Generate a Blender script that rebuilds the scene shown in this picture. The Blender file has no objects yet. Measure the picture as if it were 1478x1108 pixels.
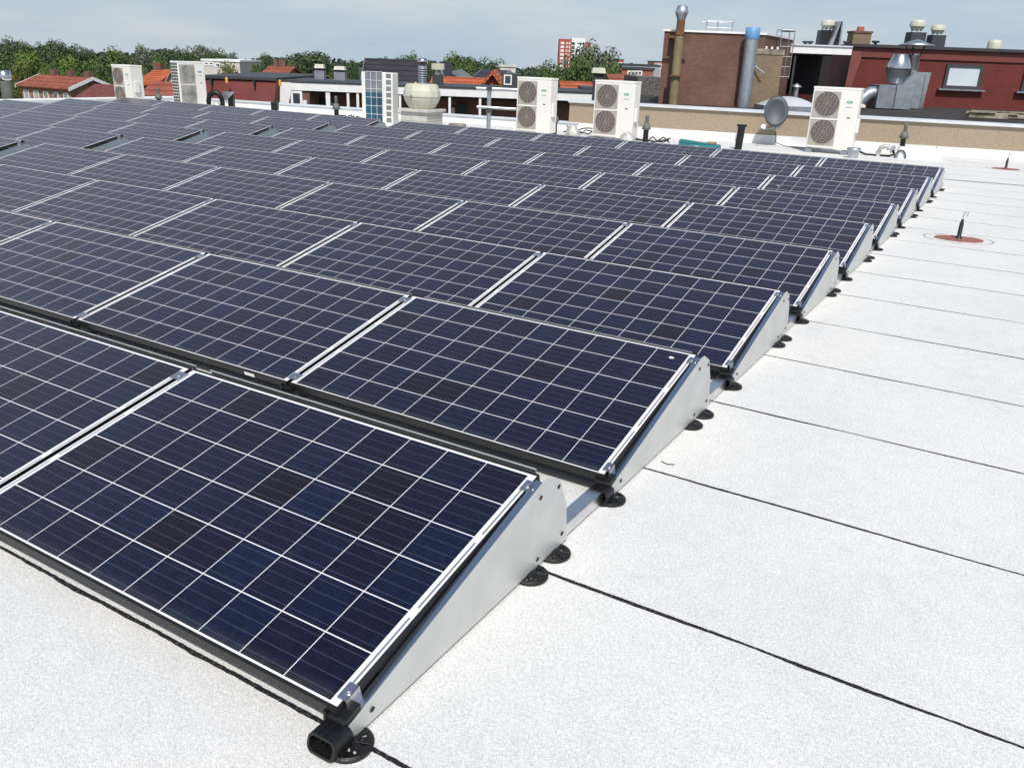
import bpy, math, random
from mathutils import Vector, Matrix
random.seed(7)
C = bpy.context.scene
COL = C.collection
R = math.radians

# ------------------------------------------------------------------ camera
CAMLOC = Vector((1.1850, -1.2079, 1.5936))
CR = Vector((0.85364023, 0.51962917, 0.03583145))
CU = Vector((-0.21541307, 0.28956954, 0.93260211))
CF = Vector((-0.47423156, 0.80382524, -0.35912312))
FOC, PW, PH = 1216.75, 1478.0, 1108.0
YAW = 0.53301
cd = bpy.data.cameras.new('camera'); cam = bpy.data.objects.new('camera', cd); COL.objects.link(cam)
cd.sensor_width = 36.0; cd.lens = FOC * 36.0 / PW; cd.clip_start = 0.05; cd.clip_end = 4000
M = Matrix((CR, CU, -CF)).transposed().to_4x4(); M.translation = CAMLOC
cam.matrix_world = M; C.camera = cam
C.view_settings.view_transform = 'Standard'; C.view_settings.look = 'None'
C.view_settings.exposure = 0.09; C.view_settings.gamma = 1.0

# ------------------------------------------------------------------ light
SUN = Vector((0.42, -0.65, 1.0)).normalized()
sl = bpy.data.lights.new('sun', 'SUN'); so = bpy.data.objects.new('sun', sl); COL.objects.link(so)
sl.energy = 3.45; sl.angle = R(0.53); sl.color = (1.0, 0.965, 0.91)
so.rotation_euler = SUN.to_track_quat('Z', 'Y').to_euler()
w = bpy.data.worlds.new('World'); C.world = w; w.use_nodes = True
nt = w.node_tree; nt.nodes.clear()
def N(tree, typ, **kw):
    n = tree.nodes.new(typ)
    for k, v in kw.items(): setattr(n, k, v)
    return n
sky = N(nt, 'ShaderNodeTexSky', sky_type='NISHITA', sun_disc=False)
sky.sun_elevation = math.asin(SUN.z); sky.sun_rotation = math.atan2(SUN.x, SUN.y)
sky.air_density = 1.0; sky.dust_density = 2.2; sky.ozone_density = 1.6; sky.altitude = 20
tc = N(nt, 'ShaderNodeTexCoord'); mp = N(nt, 'ShaderNodeMapping'); mp.inputs['Scale'].default_value = (1.6, 1.6, 7.5)
nt.links.new(tc.outputs['Generated'], mp.inputs['Vector'])
cn = N(nt, 'ShaderNodeTexNoise'); cn.inputs['Scale'].default_value = 2.1; cn.inputs['Detail'].default_value = 7; cn.inputs['Roughness'].default_value = 0.55
nt.links.new(mp.outputs['Vector'], cn.inputs['Vector'])
cr = N(nt, 'ShaderNodeValToRGB'); cr.color_ramp.elements[0].position = 0.36; cr.color_ramp.elements[1].position = 0.70
cr.color_ramp.elements[0].color = (3.75, 4.85, 6.05, 1); cr.color_ramp.elements[1].color = (5.6, 6.1, 6.45, 1)
nt.links.new(cn.outputs['Fac'], cr.inputs['Fac'])
mx = N(nt, 'ShaderNodeMix', data_type='RGBA')
sp = N(nt, 'ShaderNodeSeparateXYZ'); nt.links.new(tc.outputs['Generated'], sp.inputs[0])
el = N(nt, 'ShaderNodeMapRange'); el.inputs['From Min'].default_value = 0.15; el.inputs['From Max'].default_value = 0.62; el.inputs['To Min'].default_value = 0.88; el.inputs['To Max'].default_value = 0.15
nt.links.new(sp.outputs[2], el.inputs['Value']); nt.links.new(el.outputs[0], mx.inputs[0])
nt.links.new(sky.outputs['Color'], mx.inputs[6]); nt.links.new(cr.outputs['Color'], mx.inputs[7])
bg = N(nt, 'ShaderNodeBackground'); bg.inputs['Strength'].default_value = 0.112
wo = N(nt, 'ShaderNodeOutputWorld')
nt.links.new(mx.outputs[2], bg.inputs['Color']); nt.links.new(bg.outputs['Background'], wo.inputs['Surface'])

# ------------------------------------------------------------------ helpers
def pt(px, py, D):
    """point of the place seen at photo pixel (px,py), D metres ahead of the camera over the ground"""
    d = CF + CR * ((px - PW/2) / FOC) + CU * ((PH/2 - py) / FOC)
    h = d.x * -math.sin(YAW) + d.y * math.cos(YAW)
    return CAMLOC + d * (D / h)
def proj(P):
    d = Vector(P) - CAMLOC; z = d.dot(CF)
    if z < 0.05: return None
    return (PW/2 + FOC * d.dot(CR) / z, PH/2 - FOC * d.dot(CU) / z)
class Fr:
    """local frame of a building that faces the camera: x right, y away, z up"""
    def __init__(s, o, rz=YAW): s.o = Vector(o); s.rz = rz; s.m = Matrix.Rotation(-rz, 3, 'Z')
    def l(s, px, py, D): return s.m @ (pt(px, py, D) - s.o)
    def b(s, xl, xr, yt, yb, D):
        ym = (yt + yb) / 2; xm = (xl + xr) / 2
        return s.l(xl, ym, D).x, s.l(xr, ym, D).x, s.l(xm, yb, D).z, s.l(xm, yt, D).z, s.l(xm, ym, D).y

class MB:
    def __init__(s): s.v = []; s.f = []; s.mi = []; s.sm = []
    def add(s, vs, fs, mi=0, sm=False):
        o = len(s.v); s.v += [tuple(v) for v in vs]
        for f in fs: s.f.append(tuple(i + o for i in f)); s.mi.append(mi); s.sm.append(sm)
        return s
    def box(s, x0, x1, y0, y1, z0, z1, mi=0, bev=0.0):
        if x1 < x0: x0, x1 = x1, x0
        if y1 < y0: y0, y1 = y1, y0
        if z1 < z0: z0, z1 = z1, z0
        if bev <= 0:
            return s.add([(x0,y0,z0),(x1,y0,z0),(x1,y1,z0),(x0,y1,z0),(x0,y0,z1),(x1,y0,z1),(x1,y1,z1),(x0,y1,z1)],
                [(3,2,1,0),(4,5,6,7),(0,1,5,4),(1,2,6,5),(2,3,7,6),(3,0,4,7)], mi)
        b = min(bev, (x1-x0)*.45, (y1-y0)*.45, (z1-z0)*.45)
        vs = []; 
        def ring(z, i):
            return [(x0+b+i*0,y0+0,z)]
        # chamfered vertical edges + top edge
        def oct_(z, e):
            return [(x0+b,y0+e,z),(x1-b,y0+e,z),(x1-e,y0+b,z),(x1-e,y1-b,z),(x1-b,y1-e,z),(x0+b,y1-e,z),(x0+e,y1-b,z),(x0+e,y0+b,z)]
        vs = oct_(z0,0)+oct_(z1-b,0)+oct_(z1,b)
        fs = [tuple(reversed(range(8))), tuple(range(16,24))]
        for k in (0,8):
            for i in range(8): fs.append((k+i, k+(i+1)%8, k+8+(i+1)%8, k+8+i))
        return s.add(vs, fs, mi)
    def hexa(s, p, mi=0):  # 8 points: bottom 4 ccw, top 4
        return s.add(p, [(3,2,1,0),(4,5,6,7),(0,1,5,4),(1,2,6,5),(2,3,7,6),(3,0,4,7)], mi)
    def prism(s, poly, a0, a1, axis='x', mi=0):
        n = len(poly)
        def P(u, v, a):
            return (a,u,v) if axis == 'x' else ((u,a,v) if axis == 'y' else (u,v,a))
        vs = [P(u,v,a0) for u,v in poly] + [P(u,v,a1) for u,v in poly]
        fs = [tuple(range(n)), tuple(reversed(range(n,2*n)))] + [((i+1)%n, i, n+i, n+(i+1)%n) for i in range(n)]
        return s.add(vs, fs, mi)
    def cyl(s, p0, p1, r0, r1=None, n=16, mi=0, caps=True, sm=True):
        r1 = r0 if r1 is None else r1
        p0 = Vector(p0); p1 = Vector(p1); d = (p1-p0).normalized()
        a = d.orthogonal().normalized(); b = d.cross(a)
        vs = []
        for p, r in ((p0,r0),(p1,r1)):
            for i in range(n):
                t = 2*math.pi*i/n; vs.append(p + a*(r*math.cos(t)) + b*(r*math.sin(t)))
        s.add(vs, [(i,(i+1)%n,n+(i+1)%n,n+i) for i in range(n)], mi, sm)
        if caps: s.add(vs, [tuple(reversed(range(n))), tuple(range(n,2*n))], mi, False)
        return s
    def lathe(s, prof, c=(0,0), n=24, mi=0, sm=True, rot=0):
        vs = []; m = len(prof)
        for r, z in prof:
            for i in range(n):
                t = 2*math.pi*i/n + rot; vs.append((c[0]+r*math.cos(t), c[1]+r*math.sin(t), z))
        fs = [(k*n+i, k*n+(i+1)%n, (k+1)*n+(i+1)%n, (k+1)*n+i) for k in range(m-1) for i in range(n)]
        s.add(vs, fs, mi, sm)
        s.add(vs[:n], [tuple(reversed(range(n)))], mi); s.add(vs[-n:], [tuple(range(n))], mi)
        return s
    def tube(s, path, r, n=8, mi=0):
        path = [Vector(p) for p in path]; vs = []
        rr = r if isinstance(r, (list,tuple)) else [r]*len(path)
        for k, p in enumerate(path):
            d = (path[min(k+1,len(path)-1)] - path[max(k-1,0)]).normalized()
            a = d.cross(Vector((0.31,0.17,0.93))).normalized(); b = d.cross(a)
            for i in range(n):
                t = 2*math.pi*i/n; vs.append(p + a*(rr[k]*math.cos(t)) + b*(rr[k]*math.sin(t)))
        fs = [(k*n+i, k*n+(i+1)%n, (k+1)*n+(i+1)%n, (k+1)*n+i) for k in range(len(path)-1) for i in range(n)]
        s.add(vs, fs, mi, True)
        s.add(vs[:n], [tuple(range(n))], mi); s.add(vs[-n:], [tuple(reversed(range(n)))], mi)
        return s
    def build(s, name, mats, parent=None, loc=None):
        me = bpy.data.meshes.new(name); me.from_pydata(s.v, [], s.f)
        if not isinstance(mats, (list,tuple)): mats = [mats]
        for m in mats: me.materials.append(m)
        me.polygons.foreach_set('material_index', s.mi); me.polygons.foreach_set('use_smooth', s.sm)
        import bmesh
        bm = bmesh.new(); bm.from_mesh(me); bmesh.ops.recalc_face_normals(bm, faces=bm.faces[:]); bm.to_mesh(me); bm.free()
        me.update()
        o = bpy.data.objects.new(name, me); COL.objects.link(o)
        if parent is not None: o.parent = parent
        if loc is not None: o.location = loc
        return o
def tag(o, label, cat, group=None):
    o['label'] = label; o['category'] = cat
    if group: o['group'] = group
    return o
def thing(name, label, cat, loc=(0,0,0), rz=0.0, group=None):
    o = bpy.data.objects.new(name, None); COL.objects.link(o); o.empty_display_size = 0.2
    o.location = loc; o.rotation_euler = (0,0,rz)
    return tag(o, label, cat, group)
def struct(o): o['kind'] = 'structure'; return o
def kids(o): return KIDS.get(o.name, [])
def dup(root, loc, label, group=None, rz=None, scale=None):
    r = root.copy(); COL.objects.link(r); r.location = loc; r['label'] = label
    if group: r['group'] = group
    if rz is not None: r.rotation_euler = (root.rotation_euler[0], root.rotation_euler[1], rz)
    if scale is not None: r.scale = scale
    for ch in root.children:
        c = ch.copy(); COL.objects.link(c); c.parent = r
        for g in ch.children:
            d = g.copy(); COL.objects.link(d); d.parent = c
    return r

# ------------------------------------------------------------------ materials
def mat(name, col, rough=0.6, metal=0.0, var=0.0, scale=8.0, bump=0.0, bscale=None, spec=0.5, col2=None, detail=4.0, coat=0.0):
    m = bpy.data.materials.new(name); m.use_nodes = True; t = m.node_tree
    p = t.nodes['Principled BSDF']
    p.inputs['Roughness'].default_value = rough; p.inputs['Metallic'].default_value = metal
    p.inputs['Specular IOR Level'].default_value = spec; p.inputs['Coat Weight'].default_value = coat
    c = (*col, 1)
    p.inputs['Base Color'].default_value = c
    if var > 0 or col2 is not None:
        tcn = N(t,'ShaderNodeTexCoord'); no = N(t,'ShaderNodeTexNoise')
        no.inputs['Scale'].default_value = scale; no.inputs['Detail'].default_value = detail
        t.links.new(tcn.outputs['Object'], no.inputs['Vector'])
        rp = N(t,'ShaderNodeValToRGB'); rp.color_ramp.elements[0].position = 0.3; rp.color_ramp.elements[1].position = 0.7
        if col2 is None: col2 = tuple(max(0, x*(1-2*var)) for x in col); c1 = tuple(min(1, x*(1+var)) for x in col)
        else: c1 = col
        rp.color_ramp.elements[0].color = (*col2,1); rp.color_ramp.elements[1].color = (*c1,1)
        t.links.new(no.outputs['Fac'], rp.inputs['Fac']); t.links.new(rp.outputs['Color'], p.inputs['Base Color'])
        if bump > 0:
            bn = N(t,'ShaderNodeBump'); bn.inputs['Strength'].default_value = bump; bn.inputs['Distance'].default_value = 0.01
            n2 = no
            if bscale:
                n2 = N(t,'ShaderNodeTexNoise'); n2.inputs['Scale'].default_value = bscale; t.links.new(tcn.outputs['Object'], n2.inputs['Vector'])
            t.links.new(n2.outputs['Fac'], bn.inputs['Height']); t.links.new(bn.outputs['Normal'], p.inputs['Normal'])
    return m
def mth(t, op, a, b=None, c=None, clamp=False):
    n = N(t, 'ShaderNodeMath', operation=op); n.use_clamp = clamp
    for i, x in enumerate((a, b, c)):
        if x is None: continue
        if isinstance(x, (int,float)): n.inputs[i].default_value = x
        else: t.links.new(x, n.inputs[i])
    return n.outputs[0]
def mixc(t, f, a, b):
    n = N(t,'ShaderNodeMix', data_type='RGBA')
    for i, x in ((0,f),(6,a),(7,b)):
        if isinstance(x, (int,float)): n.inputs[i].default_value = x
        elif isinstance(x, tuple): n.inputs[i].default_value = (*x,1)
        else: t.links.new(x, n.inputs[i])
    return n.outputs[2]
def brick(name, c1, c2, mortar, bw=0.21, rh=0.062, ms=0.007, rough=0.85, stain=None):
    m = bpy.data.materials.new(name); m.use_nodes = True; t = m.node_tree; p = t.nodes['Principled BSDF']
    p.inputs['Roughness'].default_value = rough; p.inputs['Specular IOR Level'].default_value = 0.2
    g = N(t,'ShaderNodeTexCoord'); s = N(t,'ShaderNodeSeparateXYZ'); t.links.new(g.outputs['Object'], s.inputs[0])
    cb = N(t,'ShaderNodeCombineXYZ'); t.links.new(mth(t,'ADD',s.outputs[0],s.outputs[1]), cb.inputs[0]); t.links.new(s.outputs[2], cb.inputs[1])
    b = N(t,'ShaderNodeTexBrick'); t.links.new(cb.outputs[0], b.inputs['Vector'])
    b.inputs['Color1'].default_value=(*c1,1); b.inputs['Color2'].default_value=(*c2,1); b.inputs['Mortar'].default_value=(*mortar,1)
    b.inputs['Scale'].default_value=1; b.inputs['Brick Width'].default_value=bw; b.inputs['Row Height'].default_value=rh; b.inputs['Mortar Size'].default_value=ms
    b.inputs['Bias'].default_value=-0.1
    no = N(t,'ShaderNodeTexNoise'); no.inputs['Scale'].default_value=0.9; no.inputs['Detail'].default_value=6; t.links.new(g.outputs['Object'], no.inputs['Vector'])
    k = mth(t,'MULTIPLY_ADD', no.outputs['Fac'], 0.9, 0.55)
    v = N(t,'ShaderNodeVectorMath', operation='SCALE'); t.links.new(b.outputs['Color'], v.inputs[0]); t.links.new(k, v.inputs['Scale'])
    t.links.new(v.outputs[0], p.inputs['Base Color'])
    return m

# --- roof membrane: white mineral granules with bitumen bleed seams
def roof_material():
    m = bpy.data.materials.new('white_mineral_roofing'); m.use_nodes = True; t = m.node_tree; p = t.nodes['Principled BSDF']
    p.inputs['Roughness'].default_value = 0.9; p.inputs['Specular IOR Level'].default_value = 0.15
    g = N(t,'ShaderNodeTexCoord'); s = N(t,'ShaderNodeSeparateXYZ'); t.links.new(g.outputs['Object'], s.inputs[0])
    def noise(sc, det=4, vec=None, rough=0.5):
        n = N(t,'ShaderNodeTexNoise'); n.inputs['Scale'].default_value = sc; n.inputs['Detail'].default_value = det; n.inputs['Roughness'].default_value = rough
        t.links.new(vec if vec is not None else g.outputs['Object'], n.inputs['Vector']); return n.outputs['Fac']
    gr = noise(260, 2, None, 0.7); gr2 = noise(90, 3, None, 0.6); st = noise(1.3, 6); st2 = noise(0.35, 3); md = noise(14, 5, None, 0.65)
    base = mixc(t, mth(t,'MULTIPLY',mth(t,'SUBTRACT',st,0.35),1.8,None,True), (0.61,0.612,0.60), (0.695,0.685,0.66))
    base = mixc(t, mth(t,'MULTIPLY',mth(t,'SUBTRACT',st2,0.5),1.6,None,True), base, (0.68,0.655,0.60))
    a = mth(t,'MULTIPLY_ADD', mth(t,'SUBTRACT',gr,0.5), 1.65, 1.0)
    a = mth(t,'ADD', a, mth(t,'MULTIPLY', mth(t,'SUBTRACT',gr2,0.5), 0.75))
    a = mth(t,'ADD', a, mth(t,'MULTIPLY', mth(t,'SUBTRACT',md,0.5), 0.22))
    v = N(t,'ShaderNodeVectorMath', operation='SCALE'); t.links.new(base, v.inputs[0]); t.links.new(a, v.inputs['Scale'])
    scf = N(t,'ShaderNodeTexNoise'); scf.inputs['Scale'].default_value = 3.1; scf.inputs['Detail'].default_value = 8; scf.inputs['Roughness'].default_value = 0.72; scf.inputs['Distortion'].default_value = 1.2
    t.links.new(g.outputs['Object'], scf.inputs['Vector'])
    dirt = mth(t,'MULTIPLY', mth(t,'SUBTRACT', scf.outputs['Fac'], 0.56), 2.4, None, True)
    v0 = v; v = N(t,'ShaderNodeVectorMath', operation='SCALE'); t.links.new(v0.outputs[0], v.inputs[0]); t.links.new(mth(t,'SUBTRACT', 1.0, mth(t,'MULTIPLY', dirt, 0.28)), v.inputs['Scale'])
    # sparse dark granules
    vo = N(t,'ShaderNodeTexVoronoi'); vo.inputs['Scale'].default_value = 95; t.links.new(g.outputs['Object'], vo.inputs['Vector'])
    sv = N(t,'ShaderNodeSeparateColor'); t.links.new(vo.outputs['Color'], sv.inputs[0])
    dk = mth(t,'MULTIPLY', mth(t,'LESS_THAN', vo.outputs['Distance'], 0.22), mth(t,'GREATER_THAN', sv.outputs[0], 0.93))
    colr = mixc(t, mth(t,'MULTIPLY',dk,0.45), v.outputs[0], (0.30,0.30,0.30))
    # seams every 0.915 m
    cx = N(t,'ShaderNodeCombineXYZ'); t.links.new(s.outputs[0], cx.inputs[0]); 
    row = mth(t,'FLOOR', mth(t,'DIVIDE', mth(t,'ADD', s.outputs[1], 0.4375), 0.915)); t.links.new(mth(t,'MULTIPLY',row,7.3), cx.inputs[1])
    wob = noise(2.2, 3, cx.outputs[0]); wid = noise(1.1, 4, cx.outputs[0], 0.7); jag = noise(45, 3)
    yy = mth(t,'ADD', s.outputs[1], mth(t,'MULTIPLY', mth(t,'SUBTRACT',wob,0.5), 0.022))
    yy = mth(t,'ADD', yy, mth(t,'MULTIPLY', mth(t,'SUBTRACT',jag,0.5), 0.006))
    md2 = mth(t,'ABSOLUTE', mth(t,'SUBTRACT', mth(t,'FLOORED_MODULO', mth(t,'ADD', yy, 0.4375), 0.915), 0.4575))
    hw = mth(t,'MAXIMUM', mth(t,'MULTIPLY_ADD', mth(t,'SUBTRACT',wid,0.5), 0.022, 0.0076), 0.0030)
    seam = mth(t,'LESS_THAN', md2, hw)
    brk = mth(t,'LESS_THAN', noise(120, 2), 0.60)
    seam = mth(t,'MULTIPLY', seam, mth(t,'MULTIPLY_ADD', brk, 0.12, 0.88))
    colr = mixc(t, seam, colr, (0.018,0.017,0.02))
    t.links.new(colr, p.inputs['Base Color'])
    bn = N(t,'ShaderNodeBump'); bn.inputs['Strength'].default_value = 0.35; bn.inputs['Distance'].default_value = 0.002
    h = mth(t,'ADD', mth(t,'ADD', gr, mth(t,'MULTIPLY', md, 2.0)), mth(t,'MULTIPLY', st, 12.0))
    t.links.new(h, bn.inputs['Height']); t.links.new(bn.outputs['Normal'], p.inputs['Normal'])
    return m

# --- solar glass: polycrystalline cells, ribbons, white backsheet
PL, PS, MX, MY = 1.65, 0.992, 0.0165, 0.0068
def cell_material():
    m = bpy.data.materials.new('polycrystalline_cells'); m.use_nodes = True; t = m.node_tree; p = t.nodes['Principled BSDF']
    g = N(t,'ShaderNodeTexCoord'); s = N(t,'ShaderNodeSeparateXYZ'); t.links.new(g.outputs['Object'], s.inputs[0])
    oi = N(t,'ShaderNodeObjectInfo')
    cw, ch = (PL-2*MX)/10, (PS-2*MY)/6
    u = mth(t,'DIVIDE', mth(t,'SUBTRACT', mth(t,'MULTIPLY', s.outputs[0], -1.0), MX), cw)
    v = mth(t,'DIVIDE', mth(t,'SUBTRACT', s.outputs[1], MY-0.001), ch)
    iu, iv = mth(t,'FLOOR',u), mth(t,'FLOOR',v); fu, fv = mth(t,'FRACT',u), mth(t,'FRACT',v)
    eu = mth(t,'MINIMUM', fu, mth(t,'SUBTRACT',1.0,fu)); ev = mth(t,'MINIMUM', fv, mth(t,'SUBTRACT',1.0,fv))
    inside = mth(t,'MULTIPLY', mth(t,'MULTIPLY', mth(t,'GREATER_THAN',u,0.0), mth(t,'LESS_THAN',u,10.0)), mth(t,'MULTIPLY', mth(t,'GREATER_THAN',v,0.0), mth(t,'LESS_THAN',v,6.0)))
    cell = mth(t,'MULTIPLY', mth(t,'GREATER_THAN', eu, 0.0085), mth(t,'GREATER_THAN', ev, 0.0115))
    cell = mth(t,'MULTIPLY', cell, inside)
    cx = N(t,'ShaderNodeCombineXYZ'); t.links.new(iu,cx.inputs[0]); t.links.new(iv,cx.inputs[1]); t.links.new(mth(t,'MULTIPLY',oi.outputs['Random'],311.7),cx.inputs[2])
    wn = N(t,'ShaderNodeTexWhiteNoise', noise_dimensions='3D'); t.links.new(cx.outputs[0], wn.inputs['Vector'])
    rp = N(t,'ShaderNodeValToRGB'); e = rp.color_ramp.elements
    e[0].position = 0.0; e[0].color = (0.0048,0.0042,0.0098,1)
    e[1].position = 1.0; e[1].color = (0.0024,0.0090,0.0300,1)
    for pos, c in ((0.02,(0.0044,0.0046,0.0125,1)),(0.10,(0.0034,0.0058,0.0190,1)),(0.6,(0.0026,0.0074,0.0250,1))):
        x = e.new(pos); x.color = c
    t.links.new(wn.outputs['Value'], rp.inputs['Fac'])
    # crystal flakes
    vo = N(t,'ShaderNodeTexVoronoi'); vo.inputs['Scale'].default_value = 75; t.links.new(g.outputs['Object'], vo.inputs['Vector'])
    sc = N(t,'ShaderNodeSeparateColor'); t.links.new(vo.outputs['Color'], sc.inputs[0])
    k = mth(t,'MULTIPLY_ADD', sc.outputs[0], 0.5, 0.75)
    vs = N(t,'ShaderNodeVectorMath', operation='SCALE'); t.links.new(rp.outputs['Color'], vs.inputs[0]); t.links.new(k, vs.inputs['Scale'])
    # four ribbons per cell, parallel to the long edge
    fb = mth(t,'FRACT', mth(t,'MULTIPLY', fv, 4.0)); rb = mth(t,'LESS_THAN', mth(t,'ABSOLUTE', mth(t,'SUBTRACT', fb, 0.5)), 0.016)
    ccol = mixc(t, mth(t,'MULTIPLY', rb, 0.45), vs.outputs[0], (0.15,0.17,0.21))
    # grey cross ribbons in the short margins
    ex = mth(t,'MINIMUM', mth(t,'MULTIPLY', s.outputs[0], -1.0), mth(t,'ADD', s.outputs[0], PL))
    rbn = mth(t,'MULTIPLY', mth(t,'GREATER_THAN', ex, -0.0025), mth(t,'LESS_THAN', ex, 0.0045))
    f2 = mth(t,'FRACT', mth(t,'DIVIDE', v, 2.0)); rbn = mth(t,'MULTIPLY', rbn, mth(t,'MULTIPLY', mth(t,'GREATER_THAN', f2, 0.06), mth(t,'LESS_THAN', f2, 0.94)))
    bcol = mixc(t, rbn, (0.74,0.74,0.75), (0.20,0.21,0.25))
    dn = N(t,'ShaderNodeTexNoise'); dn.inputs['Scale'].default_value = 18; dn.inputs['Detail'].default_value = 5; t.links.new(g.outputs['Object'], dn.inputs['Vector'])
    edge = mth(t,'SUBTRACT', 1.0, mth(t,'DIVIDE', s.outputs[1], 0.05), None, True)
    dust = mth(t,'ADD', mth(t,'MULTIPLY', mth(t,'MULTIPLY', edge, dn.outputs['Fac']), 0.10), mth(t,'MULTIPLY', mth(t,'SUBTRACT', dn.outputs['Fac'], 0.52, None, True), 0.035))
    t.links.new(mixc(t, dust, mixc(t, cell, bcol, ccol), (0.42,0.40,0.36)), p.inputs['Base Color'])
    p.inputs['Specular Tint'].default_value = (1.0,0.69,0.71,1); p.inputs['IOR'].default_value = 1.31; p.inputs['Sheen Weight'].default_value = 0.32; p.inputs['Sheen Roughness'].default_value = 0.4; p.inputs['Sheen Tint'].default_value = (1.0,0.80,0.80,1); p.inputs['Specular IOR Level'].default_value = 0.5
    # faint dust / uneven gloss
    no = N(t,'ShaderNodeTexNoise'); no.inputs['Scale'].default_value = 3; no.inputs['Detail'].default_value = 5; t.links.new(g.outputs['Object'], no.inputs['Vector'])
    t.links.new(mth(t,'MULTIPLY_ADD', no.outputs['Fac'], 0.14, 0.20), p.inputs['Roughness'])
    return m

ROOF = roof_material(); CELL = cell_material()
BLACKMET = mat('black_anodised_frame', (0.008,0.008,0.008), 0.5, 0.0, 0.2, 20)
BLACKPL = mat('black_plastic', (0.007,0.007,0.0075), 0.42, 0, 0.25, 60, 0.15)
ZINC = mat('coated_steel_plate', (0.60,0.605,0.585), 0.48, 0.45, 0.04, 7)
ZINCF = mat('folded_steel_flange', (0.62,0.68,0.73), 0.22, 1.0, 0.03, 9)
ALU = mat('mill_aluminium', (0.70,0.70,0.72), 0.30, 1.0, 0.06, 12)
STEEL = mat('stainless_steel', (0.62,0.62,0.63), 0.22, 1.0, 0.1, 30)
GALV = mat('galvanised_sheet', (0.52,0.55,0.58), 0.38, 0.9, 0.10, 6)
GALVD = mat('weathered_galvanised_sheet', (0.33,0.36,0.40), 0.5, 0.7, 0.12, 5)
WHITEP = mat('white_coating', (0.83,0.83,0.82), 0.55, 0, 0.04, 3)
WHITEW = mat('white_membrane_upstand', (0.76,0.77,0.77), 0.8, 0, 0.06, 2.5, 0.2, 120)
CASE = mat('ivory_enamel', (0.78,0.76,0.70), 0.42, 0, 0.03, 2)
GRILLE = mat('beige_guard', (0.40,0.37,0.32), 0.6, 0, 0.1, 30)
COPING = mat('aluminium_coping', (0.68,0.71,0.74), 0.5, 0.2, 0.05, 2)
TAN = mat('exposed_aggregate', (0.42,0.335,0.245), 0.92, 0, 0, 30, 0.3, 90, 0.2, (0.29,0.235,0.165), 8)
BITUM = mat('dark_bitumen', (0.060,0.054,0.050), 0.85, 0, 0, 1.6, 0.2, 60, 0.25, (0.028,0.026,0.025), 7)
DKGREY = mat('dark_grey_trim', (0.045,0.048,0.052), 0.6, 0, 0.1, 5)
BRICKR = brick('brown_red_brick', (0.150,0.080,0.060), (0.185,0.105,0.080), (0.165,0.105,0.085), 0.13, 0.05, 0.006)
BRICKT = brick('weathered_tan_brick', (0.215,0.16,0.10), (0.26,0.195,0.125), (0.19,0.15,0.11), 0.13, 0.05, 0.006)
BRICKH = brick('orange_house_brick', (0.30,0.12,0.075), (0.36,0.16,0.10), (0.30,0.25,0.2), 0.4, 0.14, 0.02)
MAROON = brick('maroon_slate_cladding', (0.142,0.034,0.029), (0.152,0.038,0.031), (0.115,0.026,0.023), 0.24, 0.10, 0.006, 0.65)
TILEO = brick('orange_roof_tile', (0.42,0.11,0.045), (0.50,0.15,0.06), (0.26,0.06,0.03), 0.3, 0.16, 0.03)
TILER = brick('red_roof_tile', (0.25,0.085,0.055), (0.31,0.11,0.07), (0.18,0.05,0.03), 0.35, 0.30, 0.04)
TILED = brick('dark_roof_tile', (0.040,0.036,0.042), (0.055,0.048,0.054), (0.022,0.02,0.024), 0.3, 0.30, 0.04, 0.6)
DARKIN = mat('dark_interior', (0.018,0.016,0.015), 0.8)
GLASS = mat('window_glass', (0.05,0.065,0.08), 0.06, 0, 0, 1, 0, None, 0.8)
PANE = mat('roof_window_glass', (0.58,0.66,0.69), 0.12, 0.0, 0.05, 1.0, 0, None, 0.9)
MUSH = mat('cream_fan_cowl', (0.56,0.55,0.45), 0.5, 0, 0.08, 4)
MUSHB = mat('cream_fan_base', (0.52,0.51,0.46), 0.6, 0, 0.08, 4)
RUST = mat('rusty_steel', (0.19,0.085,0.035), 0.85, 0.1, 0, 9, 0.3, 40, 0.3, (0.085,0.05,0.03))
LAG = mat('tan_pipe_lagging', (0.23,0.185,0.10), 0.75, 0, 0.12, 6)
BLUE = mat('blue_plastic_wrap', (0.14,0.33,0.58), 0.5, 0, 0.08, 6)
TEAL = mat('teal_tool_case', (0.012,0.17,0.19), 0.45, 0, 0.1, 8)
REDP = mat('red_patch', (0.30,0.115,0.09), 0.85, 0, 0.12, 12)
DISHM = mat('slate_grey_dish', (0.050,0.064,0.074), 0.5, 0, 0.06, 3)
GREEN = mat('green_emblem', (0.05,0.42,0.28), 0.5)
YEL = mat('yellow_cap', (0.75,0.36,0.04), 0.5)
FLUEG = mat('grey_flue_cowl', (0.13,0.135,0.12), 0.6, 0, 0.1, 8)
WRAP = mat('silver_insulation_wrap', (0.55,0.54,0.50), 0.45, 0.25, 0.2, 14, 0.6, 20)
PALE = mat('pale_render', (0.62,0.58,0.52), 0.85, 0, 0.08, 1)
PEBBLE = mat('dark_pebble_dash', (0.20,0.19,0.18), 0.95, 0, 0, 14, 0.3, 60, 0.2, (0.045,0.045,0.045), 8)
SLAB = mat('weathered_grey_board', (0.30,0.27,0.20), 0.9, 0, 0.3, 5)
CREDR = mat('red_facade', (0.44,0.10,0.075), 0.8, 0, 0.08, .2)
GRASSM = mat('mixed_ground', (0.10,0.10,0.07), 0.95, 0, 0, 0.05, 0, None, 0.2, (0.05,0.075,0.03))
BARK = mat('bark', (0.10,0.075,0.05), 0.95, 0, 0.2, 3)
CURB = mat('white_curb', (0.74,0.75,0.75), 0.7, 0, 0.05, 3)
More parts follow.
